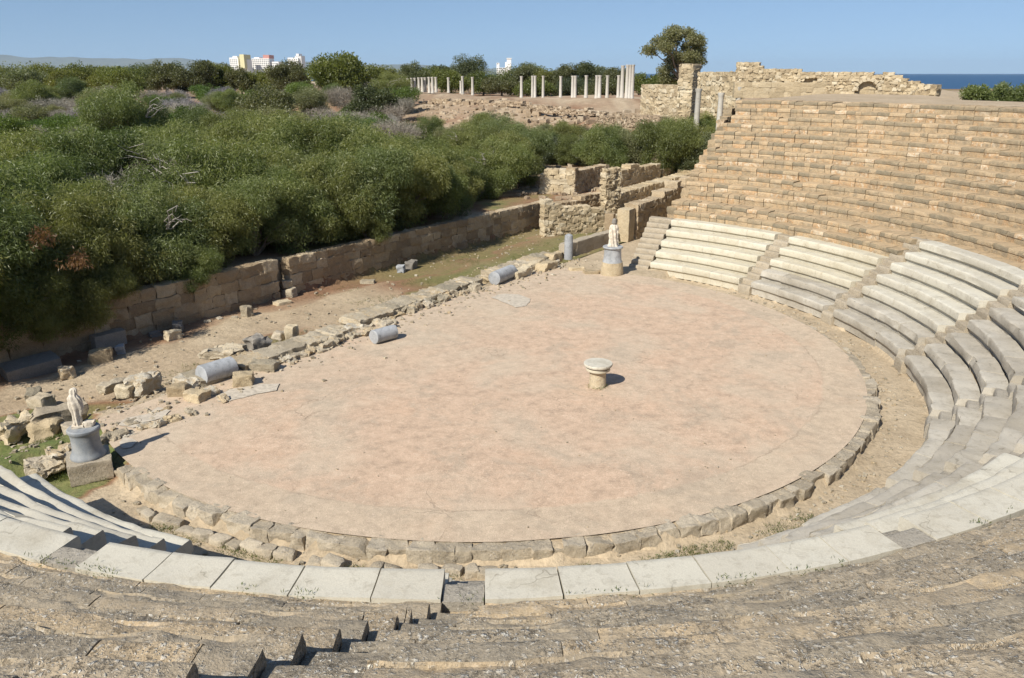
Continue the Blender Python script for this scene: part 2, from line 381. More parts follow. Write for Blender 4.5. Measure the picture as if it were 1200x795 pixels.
def H(x, y):
    x = np.asarray(x, float); y = np.asarray(y, float)
    r = np.hypot(x, y); th = np.degrees(np.arctan2(y, x))
    s = x * c54 + y * s54; n = -x * s54 + y * c54
    D = np.maximum(y - CAM[1], 1.); a = (x - CAM[0]) / D
    P = np.stack([x * .05, y * .05, x * 0 + 3], -1).reshape(-1, 3)
    und = fbm(P, 3).reshape(x.shape)
    fin = fbm(P * 14, 3).reshape(x.shape)
    # country beyond the stage wall
    base = 1.25 + 2.6 * sstep(60, 230, D) + .35 * und * sstep(20, 60, D) - 9. * sstep(0, 200, D - np.where(a < .02, 700, 330))
    toe = np.interp(a, [-.17, .27], [112, 72]); cre = np.interp(a, [-.17, .27], [166, 86])
    cz = np.interp(a, [-.3, -.17, .1, .22, .3], [0, 2.3, 2.2, 2.6, 3.4])
    g = base + cz * sstep(0, 1, (D - toe) / (cre - toe)) * (1 - sstep(175, 215, D)) * (1 + .22 * und + .05 * fin)
    # sunken stage and parodos
    low = -.5 + .03 * fin
    m = sstep(13.15, 13.5, n - .75 * ((s > .45) & (s < 1.8)))
    z = low * (1 - m) + g * m
    f = 1 - sstep(4.9, 6.2, n)
    z = np.where(n < 6.2, z * (1 - f) + (-.04 + .02 * fin) * f, z)
    par = sstep(24.5, 26.5, s) * sstep(5.8, 8, n) * (1 - m)            # ground among the side ruins
    z = z * (1 - par) + .2 * par
    far_right = sstep(28, 36, s) * (1 - m)
    z = z * (1 - far_right) + (.6 + .0 * g) * far_right
    out = sstep(35, 45, s) * (1 - m); z = z * (1 - out) + g * out
    leftp = (n < 4.5) & (s < -12.2); z = np.where(leftp, -.33 + .03 * fin, z)
    # orchestra and gutter
    z = np.where((r < 13.45) & (n < 6.), -.06, z)
    z = np.where((r >= 13.45) & (r < 15.4) & (th < 53) & (th > -137), -.36 + .02 * fin, z)
    # seating body and its rim
    inside = (th > TH0 + .8) & (th < TH1 - .8)
    rimr = np.interp(th, [-60, 30, 40, 47, 60], [36, 36.5, 38, 47, 47])
    body = prof_z(r) - .65
    rim = RIMZ - .02 + .05 * und
    back = sstep(0, 14, r - rimr)
    cav = np.where(r < 28.1, body, rim * (1 - back) + (1.5 - 9 * sstep(200, 400, r)) * back)
    z = np.where(inside & (r > 15.2), cav, z)
    # earth behind the seating end
    edge = (th >= TH1 - .8) & (th < 72) & (r > 30)
    e = (1 - sstep(TH1 - .8, 69, th)) * sstep(29, 33, r) * (1 - sstep(50, 62, r))
    z = np.where(edge, np.maximum(z, z * (1 - e) + (RIMZ - .2) * e), z)
    return z
def Hp(x, y): return float(H(np.array([x]), np.array([y]))[0])

# ------------------------------------------------------------------ ground sheet
def axis(lo, hi, fine, far):
    a = list(np.arange(lo, hi, fine)); st = fine
    while a[-1] < far: st *= 1.12; a.append(a[-1] + min(st, 60))
    st = fine
    while a[0] > -far: st *= 1.12; a.insert(0, a[0] - min(st, 60))
    return np.array(a)
gx = axis(-34, 34, .3, 700); gy = axis(-34, 46, .3, 700)
X, Y = np.meshgrid(gx, gy)
Z = H(X, Y)
nx, ny = len(gx), len(gy)
i = np.arange((nx - 1) * (ny - 1)); a = i // (nx - 1) * nx + i % (nx - 1)
Q = np.stack([a, a + 1, a + nx + 1, a + nx], 1)
sN = X * c54 + Y * s54; nN = -X * s54 + Y * c54; rN = np.hypot(X, Y)
gn = fbm(np.stack([X * .35, Y * .35, X * 0], -1).reshape(-1, 3), 3).reshape(X.shape)
tone = np.zeros_like(X)
ditch = sstep(5.5, 6.5, nN) * (1 - sstep(13.3, 13.6, nN))
near_wall = sstep(9.6, 12.3, nN + 1.1 * gn)
green = np.clip(sstep(3, 8, sN) * .95 + sstep(.05, .5, gn) * .9 * (nN < 11), 0, 1)
tone = np.where((ditch > .5) & (sN < 26), np.where(near_wall > .55, .5 * near_wall, 0) + green * (1 - near_wall * .7) * .9, 0)
tone = np.where((nN < 9) & (sN < -12) & (nN > 1.6 + .5 * gn) & (rN > 13), np.clip(.75 + gn, 0, 1), tone)
tone = np.where((ditch > .5) & (sN < 26), np.maximum(tone, .12 + .12 * gn), tone)
tone = np.where((nN >= 13.3) & (rN < 400), np.clip(.45 + .5 * gn, .12, 1), tone)
Dd = Y - CAM[1]; aa = (X - CAM[0]) / np.maximum(Dd, 1)
tone = np.where((aa > -.2) & (Dd > 95) & (Dd < 200) & (nN > 13.3), np.clip(.24 + .35 * gn, .05, .6), tone)
tone = np.where((rN > 27) & (nN < 13), 0.05, tone)
g = link('ground', mk('ground', np.stack([X, Y, Z], -1).reshape(-1, 3), Q, M['ground'], np.clip(tone, 0, 1).reshape(-1)))
tag(g, kind='structure')

# sea
def sea():
    m, nt, b = newmat('sea_water')
    b.inputs['Base Color'].default_value = (.008, .05, .12, 1); b.inputs['Roughness'].default_value = .35; b.inputs['IOR'].default_value = 1.33
    n = noise(nt, worldpos(nt), .05, 5, .7); bump(nt, b, n, 1.5, .6)
    s = 38000
    o = link('sea', mk('sea', [(-s, -2000, -4), (s, -2000, -4), (s, 60000, -4), (-s, 60000, -4)], np.array([[0, 1, 2, 3]]), m)); tag(o, kind='structure')
sea()

# orchestra floor (pounded pink mortar)
def orchestra():
    st = .22; ax = np.arange(-13.6, 13.61, st); X, Y = np.meshgrid(ax, ax); n_ = len(ax)
    r = np.hypot(X, Y)
    k = np.where(r > 13.22, 13.22 / np.maximum(r, 1e-6), 1); X = X * k; Y = Y * k
    nn = -X * s54 + Y * c54
    lim = 5.35
    d = np.maximum(nn - lim, 0); X = X + d * s54; Y = Y - d * c54
    Z = .012 * fbm(np.stack([X * .5, Y * .5, X * 0], -1).reshape(-1, 3), 3).reshape(X.shape)
    i = np.arange((n_ - 1) ** 2); a = i // (n_ - 1) * n_ + i % (n_ - 1)
    Q = np.stack([a, a + 1, a + n_ + 1, a + n_], 1)
    V = np.stack([X, Y, Z], -1).reshape(-1, 3)
    A = V[Q]; area = np.linalg.norm(np.cross(A[:, 2] - A[:, 0], A[:, 3] - A[:, 1]), axis=1)
    o = link('orchestra_floor', mk('orchestra_floor', V, Q[area > 1e-3], M['floor'])); tag(o, kind='structure')
orchestra()
def patch(px, name='plaster_patch', mat='plaster'):
    pts = np.array([up(x, y, 0) for x, y in px]); pts[:, 2] = .026
    out = []
    for i in range(len(pts)):
        p, q = pts[i], pts[(i + 1) % len(pts)]
        for t in np.linspace(0, 1, 6, endpoint=False):
            w = p + (q - p) * t; w[:2] += .06 * np.array([vnoise([w * 3])[0], vnoise([w * 3 + 9])[0]]); out.append(w)
    o = link(name, mk(name, np.array(out), [list(range(len(out)))], M[mat], smooth=False)); tag(o, kind='structure')
patch([(137, 500), (150, 490), (172, 486), (185, 478), (199, 482), (193, 490), (172, 496), (155, 503)])
patch([(252, 465), (270, 457), (300, 452), (328, 450), (326, 458), (300, 463), (268, 472), (255, 472)])
patch([(575, 349), (590, 345), (608, 346), (622, 351), (618, 359), (604, 361), (590, 355)])
patch([(137, 520), (147, 513), (160, 518), (152, 526), (142, 527)])

# ------------------------------------------------------------------ seating
def arc_block(mb, r0, z0, prof, t0, t1, res, amp, freq, tone, dz=0., tilt=0., erode=0., wob=None, tone2=None, split=-.2):
    """prof: closed loop of (dr, dz) seen from the side, swept from angle t0 to t1 (deg)"""
    prof = np.asarray(prof, float); m = len(prof)
    n = max(2, int(math.ceil(R(t1 - t0) * r0 / res)) + 1)
    t = np.radians(np.linspace(t0, t1, n))
    rr = r0 + prof[:, 0]; zz = z0 + dz + prof[:, 1]
    w = np.linspace(-1, 1, n)
    V = np.stack([np.outer(np.cos(t), rr), np.outer(np.sin(t), rr), np.repeat(zz[None], n, 0) + (w * tilt)[:, None]], 2)
    P = V.reshape(-1, 3)
    if amp:
        o = fbm(P * freq + 5, 4) * amp; o2 = fbm(P * freq + 55, 3) * amp * .7
        th = np.repeat(t, m)
        top = (np.tile(prof[:, 1], n) > -.03)
        P = P.copy(); P[:, 2] += o * np.where(top, 1, .3)
        fr = np.tile(prof[:, 0] < .1, n) * o2 * 1.3 + np.abs(np.tile((prof[:, 0] < .1) & (prof[:, 1] > -.12), n) * np.minimum(o2, 0)) * 2.5
        P[:, 0] += np.cos(th) * fr; P[:, 1] += np.sin(th) * fr
        if erode:
            dr = np.tile(prof[:, 0], n); e1 = np.maximum(fbm(P * 1.3 + 21, 3) + .15, 0) * erode
            P[:, 2] -= np.where(top, e1 * np.clip(1 - dr / .28, 0, 1) + .35 * erode * np.maximum(fbm(P * 3.1 + 70, 3), 0), 0)
            ed = (np.abs(np.repeat(w, m)) > .93) & top; P[:, 2] -= ed * (.12 * erode)
            fe = np.where((dr < .06) & ~((np.tile(prof[:, 1], n)) < -.25), e1 * .9, 0); P[:, 0] += np.cos(th) * fe; P[:, 1] += np.sin(th) * fe
        # wobble of the joints
        e = np.repeat((np.abs(w) > .999) * -np.sign(w), m) * ((.012 + .02 * np.abs(vnoise(P * 4))) if wob is None else wob * (.4 + 1.6 * np.abs(vnoise(P * 3))))
        P[:, 0] += -np.sin(th) * e; P[:, 1] += np.cos(th) * e
    i = np.arange(n - 1)[:, None] * m; j = np.arange(m)[None]; j2 = (j + 1) % m
    Q = np.stack([(i + j), (i + j2), (i + m + j2), (i + m + j)], 2).reshape(-1, 4)
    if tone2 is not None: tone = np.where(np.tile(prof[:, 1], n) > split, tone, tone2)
    mb.add(P, [Q, list(range(m))[::-1], list(range((n - 1) * m, n * m))], tone)

def loop_rough(rise, run, fine):
    f = [(.02, -rise - .25), (.0, -rise), (-.004, -rise * .66), (0, -rise * .33), (.004, -.09), (.02, -.03), (.05, -.004)]
    if not fine: f = [(.045, -rise - .25), (.04, -rise), (.035, -rise * .7), (.03, -rise * .53), (.0, -rise * .48), (-.004, -rise * .3), (.004, -.07), (.02, -.03), (.05, -.004)]
    k = 9 if fine else 4
    f += [(.05 + (run + .04) * i / k, 0) for i in range(1, k + 1)]
    return f + [(run + .09, -rise - .25)]
def loop_marble(rise, run):
    return [(.11, -rise - .2), (.11, -rise + .02), (.10, -rise * .80), (.06, -rise * .72), (.012, -rise * .66), (0, -rise * .58), (-.004, -.12), (0, -.045), (.012, -.015), (.035, 0),
            (.12, .002), (.3, -.004), (.45, -.004), (run + .02, 0), (run + .02, -rise - .2)]
STAIRS = [35.5, 15.5, -6.5, -28., -48.5, -68.6, -89.2, -106.9]
HALFS = [1.35, 1.35, 1.35, 1.3, 1.2, 1.0, .85, .9]
seat_root = empty('upper_seating', (0, 0, 0))
tag(seat_root, 'tall bank of eroded tan limestone seating tiers curving round the orchestra', 'seating')
def near(t): return -128 <= t < -52
def dust_block(*a): pass
for k in range(6, NK + 1):
    r0, z0 = rk(k), zk(k); run = (rk(k + 1) - r0) if k < NK else 1.6; rise = .42
    if k == 8: rise = .3
    pf, pc = loop_rough(rise, run, True), loop_rough(rise, run, False)
    start = 15.5 if k <= 7 else TH0
    TE = TH1 + (random.uniform(-.6, 1.3) if k > 5 else 0)
    segs = [(start, -128., 'tier', 0), (-128., -52., 'near_tier', 1), (-52., TE, 'tier', 0)] if k >= 8 else [(start, TE, 'tier', 0)]
    for sa_, sb_, mm, fine in segs:
        if fine and k > 16: fine = 0
        mb = MB(); t = sa_; jit_ = random.uniform(-.1, .1)
        while t < sb_ - .15:
            L = random.uniform(.3, .95) if not fine else random.uniform(.7, 2.0)
            t2 = min(t + math.degrees(L / r0), sb_)
            if sb_ - t2 < .6: t2 = sb_
            notch = False
            for sa in STAIRS:
                HALF = HALFS[STAIRS.index(sa)]
                if sa != -89.2: continue
                sa = sa - .27 * max(0, k - 8) + jit_
                if k >= 8 and t < sa - HALF < t2 - .05: t2 = sa - HALF
                if k >= 8 and sa - HALF <= t + .01 < sa + HALF: notch = True; t2 = min(t2, sa + HALF)
            tn = random.choices([random.uniform(.05, .3), random.uniform(.3, .55), random.uniform(.6, .75), .97], [.50, .36, .10, .04])[0]
            if fine: tn = random.uniform(.1, .9)
            if notch:
                for hf in (0, 1):
                    p2 = loop_rough(rise, run / 2, fine)
                    arc_block(mb, r0 + hf * run / 2, z0, p2, t, t2, .05 if fine else .2, .03 if fine else .03, 2.2, tn, dz=(-.09 * (1 - hf) - .05 if fine else -rise / 2 * (1 - hf) - .04) + random.uniform(-.02, .015), erode=.06)
            else:
                rd = -.06 if (fine and t > -89.2 - .27 * (k - 8) and k > 8) else 0
                drop = rd - random.uniform(.03, .07) if random.random() < (.05 if not fine else .0) else rd
                arc_block(mb, r0 + (random.uniform(-.02, .02) if fine else random.uniform(-.02, .025)), z0, pf if fine else pc, t, t2, .045 if fine else .12, .026 if fine else .022, 2.3, tn,
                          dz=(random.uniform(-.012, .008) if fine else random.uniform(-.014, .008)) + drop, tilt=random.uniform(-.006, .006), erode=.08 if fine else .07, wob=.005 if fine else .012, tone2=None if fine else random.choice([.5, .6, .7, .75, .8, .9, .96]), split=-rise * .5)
            t = t2
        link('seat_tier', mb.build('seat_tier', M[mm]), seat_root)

# rim walkway on top is part of the ground sheet; marble benches
ORD = ['lowest', 'second', 'third', 'fourth', 'fifth', 'sixth', 'topmost']
edges = [TH1 - .4] + STAIRS + [-131.]
wname = ['wedge beside the right statue', 'second wedge from the far end', 'third wedge from the far end', 'wedge at the right edge',
         'broken grey wedge at right', 'wide white wedge at lower right', 'wedge right of the central gap', 'wedge left of the central gap', 'wedge at the lower left corner']
for w in range(9):
    ta = edges[w + 1] + (HALFS[w] if w < 8 else 0); tb = edges[w] - (HALFS[w - 1] if w > 0 else 0)
    ks = range(1, 6) if w < 2 else range(1, 8)
    for k in ks:
        if w == 8 and k == 1: continue
        r0, z0 = rk(k), zk(k); run = .64; rise = .465 if k <= 5 else .42
        if w in (6, 7): r0 = rk(7) - .53 * (7 - k)
        if w == 8: z0 = zk(7) - .43 * (7 - k); rise = .43
        kind = 'marble_cream' if w < 2 else 'marble'
        if w in (1, 2) and k <= 2: kind = 'marble_grey'
        if w == 0 and k == 1: kind = 'marble_cream'
        if w == 3 and k <= 6: kind = 'marble_grey'
        if w == 4: kind = 'marble_grey'
        if w == 5 and k <= 4: kind = 'marble_grey'
        if w == 6 and k <= 5: kind = 'marble_grey'
        cw = {'marble_cream': 'cream', 'marble': 'white', 'marble_grey': 'grey'}[kind]
        single = (k == 7 and w in (5, 6, 7, 8))
        t = ta; slabs = []
        while t < tb - .15:
            L = random.uniform(.92, 1.2) if single else random.uniform(1.3, 2.2)
            t2 = t + math.degrees(L / r0)
            if tb - t2 < 2.2: t2 = tb
            slabs.append((t, t2)); t = t2
        if w == 8 and not single: slabs = [(ta, tb - 2.9)]
        wob = (.012 if kind != 'marble_grey' else .022) if w != 8 else .07
        if single:
            for q, (u0, u1) in enumerate(slabs):
                mb = MB(); g_ = .022
                arc_block(mb, r0 + random.uniform(-.012, .012), z0, [(a_, b_) for a_, b_ in loop_marble(rise, .70)], u0 + g_, u1 - g_, .10, .014, 1.1, random.uniform(.2, 1), dz=random.uniform(-.014, .014), tilt=random.uniform(-.008, .008), wob=.004)
                o = link('marble_slab', mb.build('marble_slab', M[kind]))
                on = ['first', 'second', 'third', 'fourth', 'fifth', 'sixth', 'seventh', 'eighth'][q]
                tag(o, f'smooth white slab, {on} from left, {wname[w]}', 'marble slab', 'white slabs of the front bench')
        else:
            mb = MB()
            for u0, u1 in slabs:
                g_ = .004
                arc_block(mb, r0 + (random.uniform(-.03, .03) if kind == 'marble_grey' else random.uniform(-.006, .006)), z0, loop_marble(rise, run), u0 + g_, u1 - g_, .16, wob, 1.6 if w != 8 else .8,
                          random.uniform(0, 1), dz=random.uniform(-.012, .012) if kind == 'marble_grey' else random.uniform(-.005, .005), wob=.003, erode=.09 if kind == 'marble_grey' else (0. if w == 8 else .035))
            if not mb.n: continue
            o = link('marble_bench', mb.build('marble_bench', M[kind]))
            tag(o, f'{cw} marble bench, {ORD[k-1] if not (w < 2 and k == 5) else "topmost"} row, {wname[w]}', 'bench', 'marble bench courses')
# stairways between the wedges
for q, sa in enumerate(STAIRS):
    root = empty('stairway', (0, 0, 0))
    tag(root, f'worn stair just before the {wname[q+1]}', 'stairs', 'radial stairs between the marble benches')
    top = 5 if q < 1 else 7
    for k in range(1, top + 1):
        for hf in (0, 1):
            mb = MB(); run = .62; rise = .465 if k <= 5 else .42
            p2 = loop_rough(rise, run / 2 + .05, True)
            arc_block(mb, rk(k) + hf * run / 2 - .05, zk(k), p2, sa - HALFS[q] - .05, sa + HALFS[q] + .05, .12, .02, 2.4, random.uniform(0, .7), dz=-rise / 2 * (1 - hf) - .03 + random.uniform(-.015, .015))
            link('step', mb.build('step', M['stairgrey' if q in (3, 4, 5, 6, 7) else 'kerb']), root)
# far end stair beside the first wedge
root = empty('stairway', (0, 0, 0)); tag(root, 'grey stone end stair beside the right statue, left of the cream benches', 'stairs', 'radial stairs between the marble benches')
for k in range(1, 6):
    for hf in (0, 1):
        mb = MB(); p2 = loop_rough(.465, .36, False)
        arc_block(mb, rk(k) + hf * .31 - .05, zk(k), p2, TH1 - .1, TH1 + 4.2, .3, .02, 2.4, random.uniform(.2, .6), dz=-.23 * (1 - hf) - .03)
        link('step', mb.build('step', M['kerb']), root)

# kerb stones
KL = [(-140, -118, 'kerb stone of the ring edge beside the left statue'), (-118, -100, 'kerb stone of the ring edge facing the front left white slabs'),
      (-100, -88, 'kerb stone of the ring edge just left of the central gap'), (-88, -72, 'kerb stone of the ring edge facing the slabs right of the central gap'),
      (-72, -45, 'kerb stone of the ring edge above the strip of grass'), (-45, -15, 'kerb stone of the ring edge in front of the broken grey benches'),
      (-15, 15, 'kerb stone of the ring edge before the third bench wedge'), (15, 60, 'low kerb stone at the foot of the cream benches')]
t = -134.; sd = 100
while t < 50:
    L = random.uniform(.3, .68); dt = math.degrees(L / 13.4)
    tm = R(t + dt / 2); sd += 1
    low = 0 if t < -5 else (.10 if t < 16 else .2)
    h = random.uniform(.34, .39) - low * .3; dep = random.uniform(.40, .52) if t < -5 else random.uniform(.3, .45)
    P, Qb = block(dep, L * 1.06, h, 9, .06, .035, 2.8, sd, cuts=1)
    rr = 13.08 + dep / 2 + random.uniform(-.03, .05)
    o = link('kerb_stone', mk('kerb_stone', P, Qb, M['kerb'], np.full(len(P), random.random())), None,
             (rr * math.cos(tm), rr * math.sin(tm), -h - low * .7 + random.uniform(-.045, .01)), (random.uniform(-.04, .04), random.uniform(-.04, .04), tm + random.uniform(-.06, .06)))
    lab = next(l for a_, b_, l in KL if a_ <= t < b_)
    tag(o, 'weathered ' + lab if not lab.startswith('low') else 'worn ' + lab, 'kerb stone', lab.replace('kerb stone', 'kerb stones'))
    t += dt
# smaller second course at the left foreground
t = -126.
while t < -88:
    L = random.uniform(.3, .55); dt = math.degrees(L / 13.9); tm = R(t + dt / 2); sd += 1
    if random.random() < .75:
        P, Qb = block(random.uniform(.2, .34), L, random.uniform(.14, .24), 5, .2, .03, 3, sd, cuts=2)
        rr = 13.9 + random.uniform(-.05, .06)
        o = link('footing_stone', mk('footing_stone', P, Qb, M['kerb'], np.full(len(P), random.random())), None, (rr * math.cos(tm), rr * math.sin(tm), -.40), (0, 0, tm + random.uniform(-.2, .2)))
        tag(o, 'small footing stone lying under the kerb ring at the front left', 'stone', 'small footing stones under the front kerb')
    t += dt

# ------------------------------------------------------------------ stones and walls
def rock(px, z, w, d, h, mat, label, name='rubble_block', rz=None, seed=None, cuts=1, rnd=.1, tone=None, cat='stone', group=None, tilt=.08, pos=None, n=10, amp=None):
    global sd
    sd += 1
    p = up(*px, z) if pos is None else np.array(pos, float)
    P, Qb = block(w, d, h, n, rnd, (min(w, d, h) * .13 if amp is None else amp), 2.2 / max(.3, min(w, d, h)) * .5, sd, cuts)
    rz = random.uniform(0, 3.14) if rz is None else rz
    o = link(name, mk(name, P, Qb, M[mat], np.full(len(P), random.random() if tone is None else tone)), None, (p[0], p[1], p[2] - .03), (random.uniform(-tilt, tilt), random.uniform(-tilt, tilt), rz))
    tag(o, label, cat, group); return o
A54 = R(54)
Z5 = -.5
def wall(name, label, p0, p1, z0, z1, th, ch, lmin, lmax, mat, ragged=.3, cat='wall', skip=None, group=None, amp=.03, n=5, tone=(0, 1), z1b=None, rnd=.06, build=True, mb=None):
    """coursed wall of separate worn blocks; ragged = how much the top course is broken"""
    p0 = np.asarray(p0, float)[:2]; p1 = np.asarray(p1, float)[:2]
    L = np.linalg.norm(p1 - p0); u = (p1 - p0) / L; ang = math.atan2(u[1], u[0]); nrm = np.array([-u[1], u[0]])
    mb = mb or MB(); z = z0; ci = 0; zmax = max(z1, z1b if z1b is not None else z1)
    while z < zmax - ch * .3:
        h = ch * random.uniform(.8, 1.2); x = -random.uniform(0, lmax * .5)
        while x < L:
            l = random.uniform(lmin, lmax); xa, xb = max(x, 0), min(x + l, L); x += l
            if xb - xa < .08: continue
            xm = (xa + xb) / 2; top = z1 + ((z1b if z1b is not None else z1) - z1) * xm / L
            top += ragged * vnoise([[xm * .7 + z0 * 7, L, 3.3]])[0]
            if z + h * .55 > top: continue
            if skip and skip(xm, z + h / 2, xa, xb): continue
            P, Qb = block(xb - xa + .02, th * random.uniform(.93, 1.05), h + .03, n, rnd, amp, 3.2, random.randint(0, 10 ** 6))
            P = rotz(P, ang + random.uniform(-.02, .02))
            c = p0 + u * xm + nrm * (th / 2 + random.uniform(-.02, .02))
            P[:, 0] += c[0]; P[:, 1] += c[1]; P[:, 2] += z + random.uniform(-.01, .01)
            mb.add(P, Qb, random.uniform(*tone))
        z += h; ci += 1
    if not build: return mb
    V = np.concatenate(mb.V); base = np.array([p0[0], p0[1], z0])
    o = link(name, mk(name, V - base, mb.F, M[mat], np.concatenate(mb.T)), None, base)
    tag(o, label, cat, group); return o
# blocks lying in the sunken stage strip
rock((38, 437), Z5, 1.75, 1.05, .5, 'greyblock', 'large dark grey rectangular slab lying under the hanging branches at the left edge', 'fallen_slab', A54 - .15, rnd=.06, cuts=0, cat='stone slab', n=6, amp=.015)
rock((128, 406), Z5, 1.25, .5, .62, 'greyblock', 'dark grey slab propped upright against the foot of the stage wall', 'fallen_slab', A54, rnd=.06, cuts=0, cat='stone slab', n=6, amp=.015)
rock((119, 424), Z5, .75, .6, .48, 'gold', 'tan boulder in front of the propped grey slab', 'boulder')
rock((142, 414), Z5, .4, .3, .35, 'column', 'small white and grey stone chip right of the propped grey slab', 'boulder')
rock((80, 443), Z5, .5, .42, .42, 'rubble', 'small pale cube of stone by the large grey slab', 'boulder', rnd=.1)
rock((203, 398), Z5, .62, .4, .42, 'gold', 'yellowish split block lying near the stage wall', 'boulder', A54, rnd=.1)
rock((209, 388), Z5, .6, .4, .45, 'greyblock', 'brown stone leaning on the wall behind the yellowish split block', 'boulder')
rock((182, 394), Z5, .5, .3, .22, 'greyblock', 'low grey stone in the shade at the wall foot', 'boulder')
rock((291, 370), Z5, .42, .4, .48, 'rubble', 'pale square block standing alone near the wall recess', 'boulder', A54, rnd=.1)
rock((331, 357), Z5, .75, .45, .2, 'gold', 'flat slab at the foot of the wall below the recess', 'boulder')
rock((340, 348), Z5, .6, .45, .42, 'rubble', 'pale stone at the mouth of the wall recess', 'boulder', rnd=.12)
rock((336, 337), Z5 + .42, .5, .4, .4, 'ashlar', 'brown stone stacked in the wall recess', 'boulder', rnd=.12)
for px in [(243, 378), (257, 374), (275, 373), (286, 371)]: rock(px, Z5, .28, .2, .12, 'rubble', 'small pale chip on the red earth before the stage wall', 'stone_chip', group='pale chips on the red earth')
rock((470, 319), Z5, .45, .35, .4, 'column', 'whitish grey stone at the wall foot in the grassy strip', 'boulder')
rock((482, 315), Z5, .7, .45, .45, 'greyblock', 'dark grey stone at the wall foot in the grassy strip', 'boulder')
rock((431, 332), Z5, .75, .4, .2, 'rubble', 'flat pale slab on the grassy strip by the wall', 'boulder')
# stage edge: bigger named stones from the photograph
G = 'stones of the ruined stage edge'
def stg(px, w, d, h, lab, mat='rubble', z=-.12, rz=None, **k): rock(px, z, w, d, h, mat, lab, 'rubble_block', rz, group=None, **k)
stg((231, 472), .72, .55, .42, 'brown cube block at the front corner before the first fallen column', 'gold', rnd=.12)
stg((211, 466), .6, .55, .45, 'yellow stone left of the brown cube block', 'gold')
stg((248, 466), .45, .4, .36, 'grey lump right of the brown cube block')
stg((168, 457), 1.0, .65, .5, 'large whitish eroded boulder on the stage edge', 'rubble', tone=.95, amp=.12)
stg((150, 462), .6, .5, .38, 'yellow lump beside the large whitish boulder', 'gold')
stg((132, 456), .85, .42, .3, 'pale oblong stone between the left statue and whitish boulder', rz=A54 + .2)
stg((285, 452), .62, .5, .45, 'square tan block in front of the first fallen column', 'gold', -.03, rz=.25, rnd=.1, cuts=0)
stg((310, 434), .95, .48, .34, 'long pale wedge block right of the first fallen column', 'rubble', -.03, rz=-.15, rnd=.12, cuts=0)
stg((303, 408), .75, .5, .48, 'dark grey jagged boulder behind the wedge block', 'greyblock', amp=.1)
stg((285, 424), .7, .55, .33, 'orange lump behind the first fallen column', 'gold', amp=.1)
stg((262, 418), 1.2, .8, .35, 'broad eroded boulder behind the first fallen column', amp=.12)
stg((327, 397), .55, .45, .32, 'smooth greenish stone on the stage edge', 'kerb', rnd=.3)
stg((342, 399), .5, .45, .6, 'upright tan stone on the stage edge', 'gold')
stg((70, 494), 1.5, .55, .5, 'long squared block lying behind the left statue', 'kerb', -.3, rz=A54 - .25, rnd=.07, cuts=1)
stg((55, 512), .75, .55, .5, 'eroded yellow block below the long squared block', 'gold', -.3, amp=.1)
stg((50, 476), .9, .5, .42, 'tan block behind the long squared block', 'rubble', -.3)
stg((18, 510), .9, .6, .5, 'crumbling yellow rubble lump at the left edge', 'gold', -.35, amp=.15)
stg((40, 466), .75, .4, .28, 'low brown stone beside the grassy patch', 'rubble', -.45)
stg((72, 526), 1., .8, .2, 'flat paving stone left of the left statue', 'kerb', -.33, rnd=.08)
stg((58, 542), 1., .6, .22, 'flat paving stone below the left statue', 'kerb', -.36, rnd=.08)
stg((88, 508), .7, .5, .3, 'pale flat stone right behind the left pedestal', 'kerb', -.2, rnd=.1)
stg((128, 556), .26, .2, .16, 'small dark stone at the foot of the left pedestal', 'greyblock', -.36)
stg((152, 560), .9, .5, .3, 'sloping slab between the left pedestal and the kerb', 'kerb', -.4, rz=-.6, rnd=.08)
# scattered stage edge rubble
def landmark(s):
    if s < -8: return 'left of the first fallen column'
    if s < -1: return 'between the first two fallen columns'
    if s < 8: return 'between second and third fallen columns'
    return 'between the third column and grey stele'
s = -14.5; lastw = 0
while s < 14.3:
    w = random.uniform(.3, .8) * (.72 if s < -8 else 1)
    rows_ = 4 if -3 < s < 12 else 3
    for q in range(rows_):
        if random.random() < .12: continue
        n_ = 4.75 + (.9 if s > 0 else .1) + q * .55 + random.uniform(-.22, .22) - (1.3 if s < -9 else 0)
        if s > 9: n_ += .25
        big = random.random()
        d = random.uniform(.3, .65) * (.75 if s < -8 else 1); h = random.uniform(.22, .44) * (1.2 if q == 1 else 1) * (.7 if s < -8 else 1)
        p = at(s + random.uniform(-.15, .15), n_)
        if any(np.hypot(*(p[:2] - up(*c, 0)[:2])) < .75 for c in ((256, 447), (585, 332), (449, 402), (107, 555), (667, 303), (285, 452), (310, 434), (231, 472))): continue
        mt = random.choices(['rubble', 'gold', 'kerb', 'greyblock'], [.55, .2, .2, .05])[0]
        sz = 'large' if w * d > .33 else ('small' if w * d < .16 else 'medium')
        lm = landmark(s)
        rock(None, 0, w, d, h, mt, f'{sz} pale rubble block {lm}', 'rubble_block', A54 + random.uniform(-.35, .35), group=f'{sz} rubble blocks of the stage edge {lm}',
             pos=(p[0], p[1], -.16 - .12 * q), amp=.085, rnd=.12)
    s += w * .74
for q, (sa, sb, lab) in enumerate([(-9.2, -2.4, 'low continuous foundation course between the first two fallen columns'), (-1.2, 7.2, 'low continuous foundation course leading to the third fallen column'), (8.6, 14.2, 'low continuous foundation course leading to the grey stele')]):
    dn = [0.1, .75, 1.0][q]
    wall('foundation_wall', lab, at(sa, 4.85 + dn), at(sb, 4.95 + dn + (.15 if q == 1 else 0)), -.3, [.16, .22, .3][q], 1.15, .26, .4, 1.1, 'rubble', .16, amp=.07, n=7)
